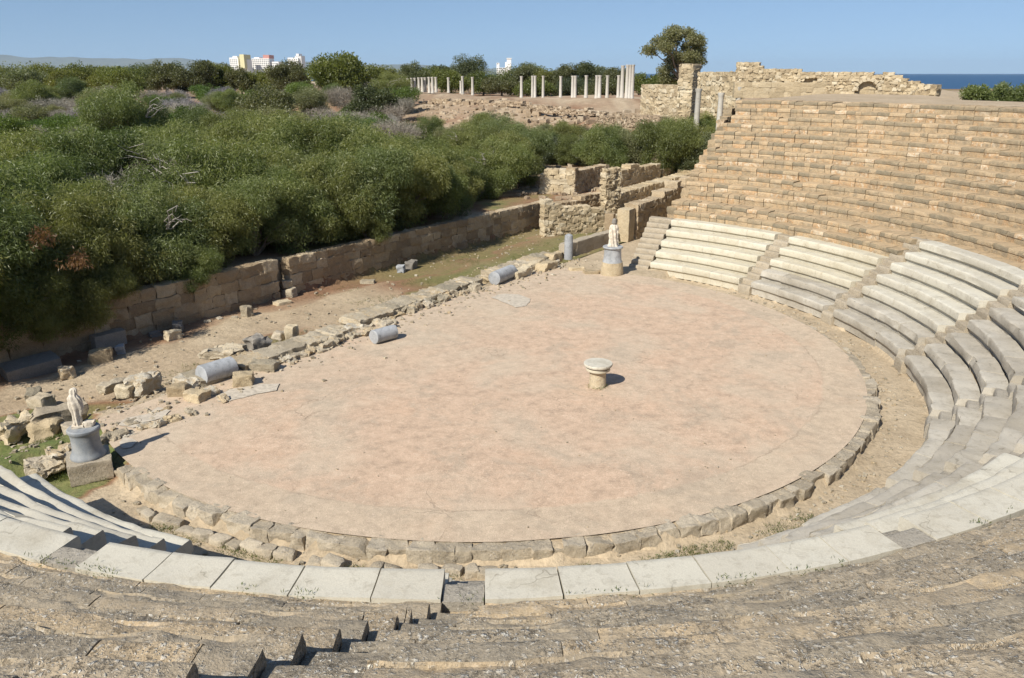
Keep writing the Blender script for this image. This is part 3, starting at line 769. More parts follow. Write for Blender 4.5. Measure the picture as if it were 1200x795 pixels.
# long edge slabs on the right half of the stage edge
for q, px in enumerate([(640, 318), (610, 326), (650, 306), (625, 318)]):
    stg(px, 1.3, .6, .5, ['first', 'second', 'third', 'fourth'][q] + ' long tan edge slab right of the third fallen column' if q in (0, 2) else
        ['', 'second', '', 'fourth'][q] + ' broad tan slab nearest the third fallen column', 'gold', -.1, rz=A54 + .05, rnd=.12)
for q, px in enumerate([(676, 318), (692, 322), (707, 321)]):
    stg(px, .8 - .1 * q, .5, .25, ['low tan footing stone below the grey stele', 'low tan footing stone midway between stele and right statue', 'low tan footing stone touching the right pedestal'][q], 'gold', -.08, rz=.1)

# main stage wall, with the recess
wall('retaining_wall', 'long brown ashlar wall at the back of the stage, left of the recess, under hanging branches', at(-24, 13.1), at(.75, 13.1), -.55, 1.35, .6, .47, .6, 1.25, 'ashlar', .42, n=7, amp=.05)
wall('retaining_wall', 'long brown ashlar wall at the back of the stage, right of the recess', at(1.5, 13.2), at(24.6, 13.2), -.55, 1.4, .6, .47, .6, 1.25, 'ashlar', .3, n=7, amp=.05)
wall('recess_wall', 'dark inner wall at the back of the recess in the stage wall', at(.4, 13.95), at(1.9, 13.95), -.55, 1.1, .3, .45, .5, .8, 'ashlar', .1)
# side ruins right of the stage
B = lambda x, y, z=0: up(x, y, z)
def wallpx(name, label, a_, b_, zb, ta, tb, th, ch, lmin, lmax, mat, ragged, amp=.06, tone=(0, 1), cat='wall'):
    p, q = up(*a_, zb), up(*b_, zb)
    za = up(a_[0], ta, dist=p[1] - CAM[1])[2]; zb2 = up(b_[0], tb, dist=q[1] - CAM[1])[2]
    return wall(name, label, p, q, zb - .25, za, th, ch, lmin, lmax, mat, ragged, cat, amp=amp, tone=tone, z1b=zb2, n=5)
wallpx('ruined_wall', 'golden rubble cross wall at the right end of the sunken strip', (638, 277), (724, 270), -.45, 238, 250, .8, .26, .22, .55, 'gold', .35)
wallpx('ruined_wall', 'square pale golden ruined wall below the bushes, facing the orchestra', (632, 237), (673, 239), .4, 203, 199, .9, .34, .35, .8, 'gold', .2, tone=(.5, 1))
wallpx('ruined_wall', 'grey brown rubble wall running right from the square golden wall', (673, 239), (713, 228), .4, 200, 192, .8, .24, .22, .5, 'ashlar', .25, tone=(.4, 1))
wallpx('ruined_wall', 'low brown rubble wall with flat slabs before the square golden wall', (640, 256), (713, 244), .2, 243, 224, .8, .26, .25, .55, 'ashlar', .25, tone=(.2, .9))
wallpx('ruined_pier', 'ragged golden pier standing highest among the side ruins', (709, 256), (726, 254), .15, 195, 194, .6, .28, .22, .55, 'gold', .5, amp=.09, cat='pier')
wallpx('ruined_wall', 'yellow earth coloured wall right of the ragged pier', (727, 227), (773, 217), .6, 198, 191, .9, .3, .35, .8, 'gold', .35)
wallpx('ruined_pier', 'stubby pale pier near the right end of the side ruins', (770, 215), (787, 213), .6, 180, 181, .9, .3, .25, .55, 'gold', .4, amp=.08, cat='pier')
wallpx('ruined_pier', 'two block pier standing beside the seating end', (796, 203), (813, 201), .8, 185, 186, .9, .5, .5, .9, 'gold', .25, cat='pier')
wallpx('ruined_wall', 'low broken pale wall running into the seating edge', (776, 216), (842, 206), .6, 199, 190, .9, .28, .25, .6, 'gold', .4)
wallpx('ruined_wall', 'low broken yellow wall stub in the middle of the side ruins', (690, 247), (742, 240), .2, 232, 228, .7, .26, .22, .55, 'gold', .5)
wallpx('ruined_wall', 'long flat grey brown wall at the left end of the side ruins', (597, 229), (641, 227), .5, 209, 207, .8, .3, .4, .8, 'ashlar', .2, tone=(.3, 1))
wallpx('ruined_wall', 'pale rubble wall parallel behind the parodos wall', (722, 252), (838, 214), .1, 232, 193, 1.2, .28, .25, .6, 'gold', .3, tone=(.2, .9))
wall('stage_side_wall', 'low wall of long squared blocks between grey stele and right statue', at(14.6, 5.7), at(20.2, 5.55), -.1, .75, .55, .42, .9, 1.7, 'kerb', .12, n=5)
P_ = at(21.0, 5.45)
rock(None, 0, .95, .8, 2.0, 'gold', 'tall smooth golden door jamb pillar behind the right statue', 'door_jamb', A54 + .1, pos=(P_[0], P_[1], -.05), rnd=.05, cuts=0, cat='pillar', tone=.7, n=8, amp=.02, tilt=.01)
P_ = at(20.15, 6.1)
rock(None, 0, .35, .6, 1.75, 'ashlar', 'narrow dark door jamb beside the golden pillar', 'door_jamb', A54 + .1, pos=(P_[0], P_[1], -.05), rnd=.06, cuts=0, cat='pillar', n=6, amp=.02, tilt=.01)
wall('parodos_wall', 'rough brown rubble wall leading from the golden pillar to the seating end', at(21.6, 4.95), at(31.5, 5.3), -.05, 2.05, .9, .36, .35, .75, 'ashlar', .2, amp=.06, z1b=2.9, tone=(.45, 1))
Q0 = lambda x, y, D: up(x, y, dist=D)
# analemma: retaining wall of the seating end, stepped with the tiers
mb = MB()
for k in range(2, NK + 1):
    t = R(TH1 + .4); c = np.array([math.cos(t), math.sin(t)]) * rk(k)
    d = np.array([math.cos(t), math.sin(t)])
    mbw = wall('x', '', c, c + d * .74, -.1 if k < 12 else 1., zk(k) - .5, .5, .42, .45, .75, 'tier', .03, amp=.04, build=False, mb=mb)
o = link('end_wall', mb.build('end_wall', M['tier'])); tag(o, 'stepped end wall of the seating bank, stair shaped against the bushes', 'wall')

# walls behind the rim
def hp(x, D, z): p = up(x, 90, dist=D); p[2] = z; return p
def arch_skip(cx, zc, rad):
    return lambda xm, z, xa, xb: abs(xm - cx) < rad and z < zc + math.sqrt(max(rad * rad - (xm - cx) ** 2, 0))
p0, p1 = hp(862, 72, 0), hp(1080, 66, 0)
Lw = np.linalg.norm((p1 - p0)[:2])
def skp(xm, z, xa, xb):
    c = Lw * .735
    return (abs(xm - c) < .8 and 8.2 < z < 8.45 + math.sqrt(max(.64 - (xm - c) ** 2, 0))) or (abs(xm - Lw * .42) < .5 and 9.0 < z < 9.35)
mbw = wall('x', '', p0, p1, 7.9, 10.6, .9, .24, .22, .55, 'gold', .3, amp=.07, skip=skp, z1b=9.3, build=False)
c = p0[:2] + (p1 - p0)[:2] / Lw * Lw * .735
for a_ in np.linspace(12, 168, 9):
    P, Qb = block(.26, .9, .3, 4, .1, .02, 3, int(a_))
    P[:, 2] -= .15; ca, sa = math.cos(R(a_ - 90)), math.sin(R(a_ - 90))
    P = P @ np.array([[ca, 0, sa], [0, 1, 0], [-sa, 0, ca]]).T * np.array([-1, 1, 1]); Qb = Qb[:, ::-1]
    u = (p1 - p0)[:2] / Lw; P[:, 0] += math.cos(R(a_)) * .95; P[:, 2] += math.sin(R(a_)) * .9 + 8.4; P[:, 1] += .38
    P = rotz(P, math.atan2(u[1], u[0])); P[:, 0] += c[0]; P[:, 1] += c[1]; mbw.add(P, Qb, .9)
o = link('ruined_wall', mbw.build('ruined_wall', M['gold'])); tag(o, 'long pale rubble wall with a small blocked arch behind the seating rim', 'wall')
u2 = (p1 - p0)[:2] / Lw; nr = np.array([-u2[1], u2[0]])
wall('ruined_wall', 'inner fill wall seen inside the blocked arch above the rim', np.r_[p0[:2] + u2 * Lw * .36 + nr * .4, 0], np.r_[p0[:2] + u2 * Lw * .8 + nr * .4, 0], 8., 9.5, .5, .3, .4, .8, 'gold', .0)
for q, (xa, xb, D, zt, lab) in enumerate([(862, 985, 71, 9.2, 'low squared terrace course in front of the long rubble wall'), (1010, 1060, 67, 9.75, 'square buttress beside the blocked arch')]):
    if q == 0: wall('terrace_wall', lab, hp(xa, D - 1.2, 0), hp(xb, D - 2.2, 0), 7.8, zt, .8, .42, .6, 1.3, 'gold', .08, tone=(.2, .8))
wall('ruined_wall', 'low tumbled rubble heap at the right end of the rim wall', hp(1078, 64, 0), hp(1100, 63, 0), 7.8, 8.9, .9, .33, .3, .6, 'gold', .45, amp=.09)
wall('ruined_wall', 'rubble wall stepping down left from the rim wall', hp(818, 79, 0), hp(866, 74, 0), 5.2, 9.9, .9, .38, .35, .8, 'gold', .4, amp=.08)
wall('ruined_pier', 'tall dark notched pier under the big spreading tree', hp(795, 82, 0), hp(812, 81, 0), 5., 10.6, 1.6, .38, .35, .8, 'gold', .35, amp=.08, cat='pier')
wall('ruined_wall', 'low golden wall between the pier and the tall column group', hp(752, 92, 0), hp(797, 86, 0), 5.2, 8.6, .8, .38, .4, .9, 'gold', .2, amp=.07)
wall('ruined_wall', 'broken foundation wall of pale blocks on the slope below the columns', hp(700, 96, 0), hp(775, 84, 0), 4.2, 5.6, .9, .34, .3, .9, 'mound', .9, amp=.12)
wall('ruined_wall', 'long tumbled foundation wall under the middle columns', hp(610, 128, 0), hp(705, 112, 0), 4.2, 5.0, 1., .34, .3, 1.1, 'mound', 1.1, amp=.12)
wall('ruined_wall', 'tumbled foundation wall under the left colonnade', hp(500, 150, 0), hp(612, 134, 0), 4.6, 5.5, 1., .38, .4, 1.2, 'mound', 1.2, amp=.12)

# ------------------------------------------------------------------ statues, altar, columns
def sculpt(name, secs, mat, parent=None, n=28, fold=.035, nf=9, seed=1, loc=(0, 0, 0)):
    """draped stone figure from elliptical sections (z, cx, cy, rx, ry)"""
    S = np.array(secs, float); zz = np.linspace(S[0, 0], S[-1, 0], 46)
    C = [np.interp(zz, S[:, 0], S[:, i]) for i in range(1, 5)]
    t = np.arange(n) / n * 2 * np.pi
    f = 1 + fold * np.sin(nf * t[None] + 2.2 * zz[:, None] * 3 + 1.3 * np.sin(3 * t[None] + zz[:, None] * 2))
    V = np.stack([C[0][:, None] + C[2][:, None] * f * np.cos(t), C[1][:, None] + C[3][:, None] * f * np.sin(t), np.repeat(zz[:, None], n, 1)], 2).reshape(-1, 3)
    d = fbm(V * 7 + seed * 9, 3) * .02; V[:, :2] += (V[:, :2] - np.stack([np.repeat(C[0], n), np.repeat(C[1], n)], 1)) * d[:, None] * 6; V[:, 2] += d * .5
    a = np.arange(n); b = (a + 1) % n
    Q = np.concatenate([np.stack([i * n + a, i * n + b, (i + 1) * n + b, (i + 1) * n + a], 1) for i in range(len(zz) - 1)])
    me = mk(name, V, [Q, list(range(n))[::-1], list(range((len(zz) - 1) * n, len(zz) * n))], M[mat], np.full(len(V), .5))
    return link(name, me, parent, loc)
# left
pL = up(108, 557, -.36); ang = .52
r_ = empty('statue_pedestal', (pL[0], pL[1], -.36), ang)
tag(r_, 'left statue pedestal, dark grey waisted drum on a rough square block', 'pedestal')
P, Qb = block(1.02, 1.0, .58, 8, .05, .02, 3, 11); link('plinth_block', mk('plinth_block', P, Qb, M['kerb'], np.full(len(P), .7)), r_)
V, F = lathe([(.42, .575), (.43, .60), (.42, .65), (.39, .70), (.36, .78), (.345, .92), (.343, 1.08), (.35, 1.2), (.36, 1.26), (.385, 1.29), (.40, 1.32), (.395, 1.375), (.37, 1.4), (.0, 1.405)], 40)
V = np.array(V); V[:, :2] *= (1 + .012 * fbm(V * 5, 3))[:, None]
link('drum', mk('drum', V, F, M['pedestal'], np.full(len(V), .4)), r_)
s_ = empty('marble_statue', (pL[0] - .03, pL[1] + .02, 1.04), ang - .2); s_.scale = (.88, .88, .92)
tag(s_, 'headless broken cream marble statue standing on the dark left pedestal', 'statue')
sculpt('draped_body', [(0, -.10, 0, .13, .12), (.15, -.10, 0, .115, .11), (.32, -.09, 0, .12, .11), (.45, -.07, 0, .15, .12), (.6, -.05, 0, .185, .13), (.78, -.06, 0, .17, .13), (.88, -.08, 0, .165, .12), (.95, -.09, 0, .12, .10), (1.0, -.08, .01, .09, .08), (1.07, -.07, .02, .105, .09), (1.14, -.06, .02, .09, .08), (1.18, -.05, .02, .04, .04)], 'statue', s_, nf=9, fold=.12, n=44)
P, Qb = block(.34, .3, .09, 5, .2, .02, 4, 3); P[:, 0] += -.1; link('statue_base', mk('statue_base', P, Qb, M['statue'], np.full(len(P), .3)), s_)
P, Qb = block(.3, .22, .13, 7, .2, .04, 4, 8); P[:, 0] += .2; link('broken_foot', mk('broken_foot', P, Qb, M['statue'], np.full(len(P), .2)), s_)
# right
pR = up(717, 321, 0)
r_ = empty('statue_pedestal', (pR[0], pR[1], -.05), .5)
tag(r_, 'right statue pedestal, pale mottled marble drum on a sandy round base', 'pedestal')
V, F = lathe([(.58, 0), (.58, .25), (.55, .55), (.53, .68), (0, .69)], 24); V = np.array(V); V[:, :2] *= (1 + .06 * fbm(V * 3, 3))[:, None]
link('plinth_block', mk('plinth_block', V, F, M['gold'], np.full(len(V), .7)), r_)
V, F = lathe([(.50, .68), (.49, .74), (.46, .80), (.44, 1.0), (.43, 1.25), (.44, 1.36), (.50, 1.40), (.52, 1.44), (.50, 1.49), (0, 1.5)], 36)
link('drum', mk('drum', V, F, M['column'], np.full(len(V), .8)), r_)
s_ = empty('marble_statue', (pR[0], pR[1], 1.44), .3)
tag(s_, 'slim white draped marble statue with a dark broken top on the right pedestal', 'statue')
sculpt('draped_body', [(0, 0, 0, .27, .25), (.1, 0, 0, .25, .23), (.35, 0, 0, .22, .2), (.7, .02, 0, .23, .19), (.95, .02, 0, .22, .17), (1.08, .02, 0, .16, .12), (1.12, .02, 0, .08, .08)], 'statue', s_, nf=10, fold=.11, seed=6, n=44)
sculpt('broken_neck', [(1.1, .02, 0, .09, .09), (1.2, .02, 0, .13, .12), (1.34, .03, 0, .12, .11), (1.42, .03, 0, .04, .04)], 'greyblock', s_, nf=4, fold=.05, seed=8)
# altar
pA = up(700, 453, 0)
r_ = empty('altar', (pA[0], pA[1], 0)); tag(r_, 'small round stone altar table standing alone on the pink orchestra floor', 'altar')
V, F = lathe([(.285, -.05), (.285, .02), (.275, .2), (.27, .4), (.275, .52), (0, .53)], 32); V = np.array(V); V[:, :2] *= (1 + .02 * fbm(V * 6, 3))[:, None]
link('shaft', mk('shaft', V, F, M['gold'], np.full(len(V), .9)), r_)
V, F = lathe([(.28, .52), (.31, .54), (.385, .585), (.40, .60), (.40, .665), (.39, .675), (0, .677)], 40); link('capital_ring', mk('capital_ring', V, F, M['marble_cream'], np.full(len(V), .4)), r_)
V, F = lathe([(.36, .675), (.37, .70), (.40, .715), (.455, .74), (.47, .77), (.47, .815), (.46, .832), (0, .836)], 40); link('table_top', mk('table_top', V, F, M['marble'], np.full(len(V), .9)), r_)
# cracked mortar ring round the altar
t = np.linspace(0, 2 * np.pi, 60, endpoint=False); wv = .03 * np.sin(5 * t) + .03 * np.sin(9 * t + 1)
# fallen columns
def drum(name, pxa, pxb, r0, r1, label, z=0, mat='column', rl=None):
    a_ = up(*pxa, z); b_ = up(*pxb, z); d = b_ - a_; L = np.linalg.norm(d)
    pr = [(r0 * .92, 0), (r0, .02)] + [(r0 + (r1 - r0) * q, L * q) for q in np.linspace(.05, .95, 8)] + [(r1, L - .02), (r1 * .94, L)]
    V, F = lathe(pr, 30); V = np.array(V); V[:, :2] *= (1 + .025 * fbm(V * 3 + L, 3))[:, None]; V[:, 2] += .03 * fbm(V * 4, 2)
    o = link(name, mk(name, V, F, M[mat], np.full(len(V), .6)))
    q = Vector(d).to_track_quat('Z', 'Y'); o.rotation_euler = q.to_euler(); o.location = (a_[0], a_[1], z + max(r0, r1) * .96)
    tag(o, label, 'column drum'); return o
drum('fallen_column', (237, 451), (274, 439), .34, .33, 'blue grey marble column piece lying among the front left stage edge stones', .0)
drum('fallen_column', (438, 403), (463, 396), .275, .275, 'short grey marble column drum lying alone on the bare floor edge', .0)
drum('fallen_column', (579, 334), (600, 325), .33, .33, 'grey marble column drum resting against tan slabs at the far stage edge', .0)
pS = up(666, 304, -.05)
V, F = lathe([(.24, 0), (.24, .6), (.225, 1.25), (.215, 1.34), (.1, 1.42), (0, 1.44)], 24); V = np.array(V); V[:, :2] *= (1 + .04 * fbm(V * 4, 3))[:, None]; V[:, 1] *= .8
tag(link('grey_stele', mk('grey_stele', V, F, M['column'], np.full(len(V), .3)), None, tuple(pS)), 'upright dark grey marble stele at the right end of the stage edge', 'stele')

# far columns of the gymnasium
def fcol(px, ybase, ytop, D, label, group=None, pedestal=False, lean=0):
    b_ = up(px, ybase, dist=D); tp = up(px, ytop, dist=D); h = tp[2] - b_[2]
    r0 = .028 * h + .22
    zb = Hp(b_[0], b_[1]); b_[2] = min(b_[2], zb + .0) if zb < b_[2] else b_[2] - .2
    h = tp[2] - b_[2]
    V, F = lathe([(r0 * 1.25, 0), (r0 * 1.25, .25), (r0 * 1.02, .4), (r0, h * .4), (r0 * .88, h - .35), (r0 * .95, h - .3), (r0 * 1.15, h - .12), (r0 * 1.2, h), (0, h + .01)], 14)
    o = link('standing_column', mk('standing_column', V, F, M['far_col'], np.full(len(V), random.random())), None, tuple(b_))
    tag(o, label, 'column', group)
GC = 'columns of the left far colonnade'
nth = ['first', 'second', 'third', 'fourth', 'fifth', 'sixth', 'seventh', 'eighth', 'ninth', 'tenth', 'eleventh', 'twelfth', 'thirteenth']
left = [(459, 109, 93, 176), (469, 110, 92, 170), (473.5, 105, 92, 180), (478, 104, 92, 182), (482.5, 103, 91.5, 184), (486.5, 103, 91.5, 185), (491, 104, 91, 182), (495, 104, 91, 182), (498.5, 104, 91, 183), (503, 104, 90.5, 182), (507, 105, 90.5, 180), (511, 104, 90.5, 182)]
for q, (x, yb, yt, D) in enumerate(left): fcol(x, yb, yt, D, f'white far column, {nth[q]} from the left in the tight colonnade row', GC)
for q, (x, yb, yt, D, l) in enumerate([(525.5, 101, 91, 184, 'short white column with a wide capital, right of the tight colonnade'), (540, 102, 95, 184, 'broken white column stub left of the lone middle column'),
                                       (542, 101, 89.5, 186, 'thin white statue like column near the lone middle column'), (553.7, 102, 90.5, 182, 'lone white column standing in the middle of the far ruins')]): fcol(x, yb, yt, D, l)
right = [(611, 104, 89.5, 170), (624, 101, 89, 174), (627, 103, 89, 172), (636.5, 101, 89, 172), (657, 104.5, 89.5, 165), (671, 106, 89, 162), (674, 106, 89, 161), (686.7, 109.5, 88.5, 155), (699, 109, 88.5, 155), (702.5, 109, 88.5, 154), (711.5, 107, 88.5, 155), (724.5, 108, 88.5, 153)]
for q, (x, yb, yt, D) in enumerate(right): fcol(x, yb, yt, D, f'white far column, {nth[q]} from the left in the loose right hand row', 'columns of the loose right far row')
for q, (x, yb) in enumerate([(728.8, 107), (734.5, 107), (737.5, 108), (740.5, 108)]): fcol(x, yb, 76 if q else 77, 152, f'tall white column, {nth[q]} from the left in the group of four tall columns', 'group of four tall columns')
for q, (x, yb, yt, D, l) in enumerate([(817.3, 128, 104, 74, 'white column left of three before the notched pier'), (843.8, 130, 109, 72, 'middle white column of three left of the seating end'), (865, 121, 102, 70, 'short white column highest on the seating end')]): fcol(x, yb, yt, D, l)

# ------------------------------------------------------------------ far buildings
def house(name, label, px, py_base, D, parts, cat='building'):
    b_ = up(px, py_base, dist=D); k = D / FPX / 1.05
    root = empty(name, (b_[0], b_[1], b_[2])); tag(root, label, cat)
    def bx(nm, x0, x1, y0, y1, mat, par, d0=0., d1=14.):
        y1 = y1 * .88 if y1 > 0 else y1; y0 = y0 * .88
        V = np.array([(x, y, z) for z in (y0, y1) for (x, y) in ((x0, d0), (x1, d0), (x1, d1), (x0, d1))], float); V[:, [0, 2]] *= k
        F = np.array([[0, 1, 5, 4], [1, 2, 6, 5], [2, 3, 7, 6], [3, 0, 4, 7], [4, 5, 6, 7], [3, 2, 1, 0]])
        return link(nm, mk(nm, V, F, M[mat], smooth=False), par)
    for nm, x0, x1, y0, y1, mat, d0 in parts:
        w_ = bx(nm, x0, x1, y0, y1, mat, root, d0)
        if nm == 'block':
            for fl in np.arange(y0 + 4.2, y1 - 1.2, 2.3):
                for xx in np.arange(x0 + .8, x1 - 1.2, 2.2):
                    link('window', bx('window', xx, xx + 1.1, fl, fl + 1.2, 'window', None, d0 - .08, d0 + .2).data, root)
    for o in [o for o in col.objects if o.name.startswith('window') and o.parent is None]: bpy.data.objects.remove(o)
house('hotel', 'white hotel block with a yellow stair tower beyond the trees', 282, 80, 620, [('block', -12, -2, -6, 13, 'paint', 0), ('block', -10, 7, -6, 11, 'paint', 3), ('tower', 1, 6, 0, 17, 'yellow', -2), ('roof_parapet', -9, -4, 13.02, 15, 'paint', 2)])
house('hotel', 'white hotel with a red rooftop box beyond the trees', 312, 80, 640, [('block', -16, 4, -6, 12, 'paint', 0), ('block', 4.02, 14, -6, 8, 'paint', 2), ('roof_box', -3, 4, 12.02, 16.5, 'redroof', 1), ('roof_parapet', -14, -8, 12.02, 13.5, 'paint', 2)])
house('hotel', 'white stepped hotel at the right of the rooftop group', 346, 80, 650, [('block', -8, 4, -6, 13, 'paint', 0), ('block', 0, 7, -6, 15.5, 'paint', 2), ('roof_box', 1, 4, 15.52, 18, 'paint', 3)])
house('villa', 'white angular building with a round topped tower behind the middle ruins', 590, 86, 420, [('block', -8, 2, -8, 7, 'paint', 0), ('block', -8, -5, 7.02, 13, 'paint', 1), ('block', 2.02, 4, -8, 14, 'paint', 1), ('tower', 4.02, 9, -8, 18, 'paint', 0), ('roof_slab', 3.6, 9.6, 18.02, 19, 'paint', -.3)])

# ------------------------------------------------------------------ vegetation
def leaves(C, spread, per, L, W, droop, outward=None, seed=0, tone_c=None, jit=.07):
    r = np.random.default_rng(seed); n = len(C); N = n * per
    ci = np.repeat(np.arange(n), per)
    sp = np.repeat(np.broadcast_to(spread, (n,)), per)[:, None]
    off = r.normal(size=(N, 3)); off *= np.minimum(1, 1.7 / np.maximum(np.linalg.norm(off, axis=1, keepdims=True), 1e-6))
    p = C[ci] + off * sp * np.array([1, 1, .8])
    d = r.normal(size=(N, 3)) * .75 + off * .5 + np.array([0, 0, -droop])
    d /= np.linalg.norm(d, axis=1, keepdims=True)
    sd_ = np.cross(d, r.normal(size=(N, 3))); sd_ /= np.maximum(np.linalg.norm(sd_, axis=1, keepdims=True), 1e-6)
    l = L * r.uniform(.6, 1.25, (N, 1)); w = W * r.uniform(.7, 1.3, (N, 1))
    V = np.stack([p, p + d * l * .45 + sd_ * w, p + d * l, p + d * l * .45 - sd_ * w], 1).reshape(-1, 3)
    tc = r.uniform(.3, .7, n) if tone_c is None else tone_c
    t = np.clip(tc[ci] + r.normal(size=N) * jit, 0, 1)
    return V, np.arange(N * 4).reshape(-1, 4), np.repeat(t, 4)
def branchset(mb, base, targets, r0, seed, wob=.15, n=5, split=.45):
    r = np.random.default_rng(seed)
    for T in targets:
        d = T - base; m = 7
        t = np.linspace(0, 1, m)[:, None]
        mid = np.array([d[0] * .35, d[1] * .35, d[2] * .6])
        pts = base + 2 * t * (1 - t) * mid + t * t * d + r.normal(size=(m, 3)) * wob * np.sin(np.pi * t) * np.linalg.norm(d) * .25
        V, Qb = tube(pts, r0 * (1 - .85 * t[:, 0]), n); mb.add(V, Qb, r.uniform(.3, .8))
def crown_points(rx, rz, zc, n, lobes, seed, low=.0, fillk=.7):
    """clump centres on the skins of several overlapping lobes"""
    r = np.random.default_rng(seed); pts = []
    Ls = []
    for q in range(lobes):
        a_ = q / lobes * 2 * np.pi + r.uniform(-.5, .5); rr = rx * r.uniform(.25, .78)
        Ls.append((np.array([rr * math.cos(a_), rr * math.sin(a_), zc + rz * r.uniform(-.55, .55)]), rx * r.uniform(.24, .46)))
    Ls.append((np.array([r.uniform(-.2, .2) * rx, r.uniform(-.2, .2) * rx, zc + rz * .45]), rx * .5))
    while len(pts) < n:
        c, s = Ls[r.integers(len(Ls))]
        v = r.normal(size=3); v /= np.linalg.norm(v)
        p = c + v * s * r.uniform(fillk, 1.05) * np.array([1, 1, .85 * rz / rx * 1.3])
        if p[2] < low: p[2] = low + r.uniform(0, .3)
        pts.append(p)
    return np.array(pts), [l[0] for l in Ls]
def proto_bush(seed, rx, h, n, per, L, W, droop, spread, mat, dead=0, lobes=12, name='foliage'):
    C, lob = crown_points(rx, h * .5, h * .5, n, lobes, seed, .15)
    r = np.random.default_rng(seed)
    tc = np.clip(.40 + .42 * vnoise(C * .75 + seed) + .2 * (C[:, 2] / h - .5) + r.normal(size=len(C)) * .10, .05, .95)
    V, F, T = leaves(C, spread, per, L, W, droop, seed=seed, tone_c=tc)
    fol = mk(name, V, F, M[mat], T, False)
    mb = MB()
    branchset(mb, np.array([0, 0, -.1]), lob + [c for c in C[:14]], .07, seed)
    bra = mb.build('branches', M['bark'])
    dd = None
    if dead:
        mb = MB()
        for q in range(dead):
            a_ = r.uniform(0, 6.28); b0 = np.array([math.cos(a_) * rx * .45, math.sin(a_) * rx * .45, h * .55])
            for z_ in range(6):
                tg = b0 + np.array([math.cos(a_), math.sin(a_), .2]) * r.uniform(.5, 1.1) * rx * .6 + r.normal(size=3) * .5 + np.array([0, 0, .5])
                branchset(mb, b0, [tg], .035, seed + z_ + q * 9, .3, 4)
            if q == 0: mb0, mb = mb, MB()
        dd = [mb0.build('dead_branches', M['deadwood']), mb.build('dead_branches', M['deadwood'])]
    return fol, bra, dd
def place(protos, x, y, sc, rz, name, label, cat, group, z=None, sz=None):
    fol, bra, dd = protos
    z = Hp(x, y) if z is None else z
    r_ = empty(name, (x, y, z), rz); r_.scale = (sc, sc, sc * (sz or 1))
    tag(r_, label, cat, group)
    link('foliage', fol, r_); link('branches', bra, r_)
    for d_ in (dd or []): link('dead_branches', d_, r_)
    return r_
def proto_bare(seed, rx, h, n=260):
    """leafless grey shrub: a haze of twigs"""
    r = np.random.default_rng(seed); mb = MB()
    for q in range(26):
        a_ = r.uniform(0, 6.28); e = r.uniform(.25, 1.2); T = np.array([math.cos(a_) * rx * math.cos(e), math.sin(a_) * rx * math.cos(e), h * (.35 + .6 * math.sin(e))])
        branchset(mb, np.zeros(3), [T], .03, seed + q, .25, 4)
    bra = mb.build('branches', M['deadwood'])
    C, _ = crown_points(rx, h * .5, h * .5, n, 6, seed, .1, .45)
    V, F, T = leaves(C, .28, 42, .34, .009, -.35, seed=seed, tone_c=np.clip(.5 + .3 * vnoise(C * .9), 0, 1))
    tw = mk('twigs', V, F, M['twig'], T, False)
    return tw, bra, None
P_AC = [proto_bush(s_, 2.5, 4.4, 380, 150, .19, .016, .8, .27, 'acacia', dead=(2 if s_ == 12 else 0)) for s_ in (11, 12, 13, 14)]
P_OL = [proto_bush(s_, 2.1, 3.0, 250, 110, .15, .024, .1, .27, 'olive') for s_ in (21, 22)]
P_BR = [proto_bush(s_, 2.0, 2.6, 240, 120, .16, .033, -.1, .3, 'bright') for s_ in (31, 32)]
P_BARE = [proto_bare(s_, 2.2, 2.4) for s_ in (41, 42, 43)]
AC = 'acacia_bush'
def inst(kind, x, y, sc, label, cat, group, name, sz=None, z=None):
    pr = {'ac': P_AC, 'ol': P_OL, 'br': P_BR, 'ba': P_BARE}[kind]
    return place(pr[random.randrange(len(pr))], x, y, sc, random.uniform(0, 6.28), name, label, cat, group, sz=sz, z=z)
# row hanging over the stage wall
row = []
for s_, n_, sc in [(-16.8, 14.2, 1.15), (-13.6, 13.9, 1.15), (-11.2, 14.4, 1.1), (-8.6, 14.9, .95), (-6.2, 15.3, .9), (-3.6, 15.4, .95), (-1.2, 15.5, .85), (1.4, 15.7, .9), (3.8, 15.6, .95), (6.2, 15.4, 1.05), (8.8, 15.3, 1.1), (11.6, 15.4, 1.1), (14.2, 16.0, 1.0), (16.6, 16.8, .8)]:
    p = at(s_, n_); row.append(p)
    wh = 'left of the recess' if s_ < 1 else 'right of the recess'
    inst('ac', p[0], p[1], sc * random.uniform(.95, 1.05), f'dense green acacia bush overhanging the brown stage wall {wh}', 'bush', f'acacia bushes along the stage wall {wh}', AC)
for q, (s_, n_, z_, sc) in enumerate([(-9.9, 13.55, .35, .62), (-8.6, 13.6, .2, .6), (-7.2, 13.6, .55, .5), (-11.2, 13.5, .3, .7), (-3.2, 13.9, .8, .45), (7.6, 14.0, .9, .5)]):
    p = at(s_, n_); inst('ac', p[0], p[1], sc, 'small drooping acacia branch mass spilling down over the stage wall', 'bush', 'acacia branches spilling over the stage wall', AC, z=z_)
for s_, n_, sc in [(19.2, 17.6, .72), (22., 19.0, .7), (21., 21.5, .85), (24.2, 21.2, .7)]:
    p = at(s_, n_); inst('ac', p[0], p[1], sc, 'low acacia bush at the right end of the thicket beside the side ruins', 'bush', 'low acacia bushes beside the side ruins', AC)
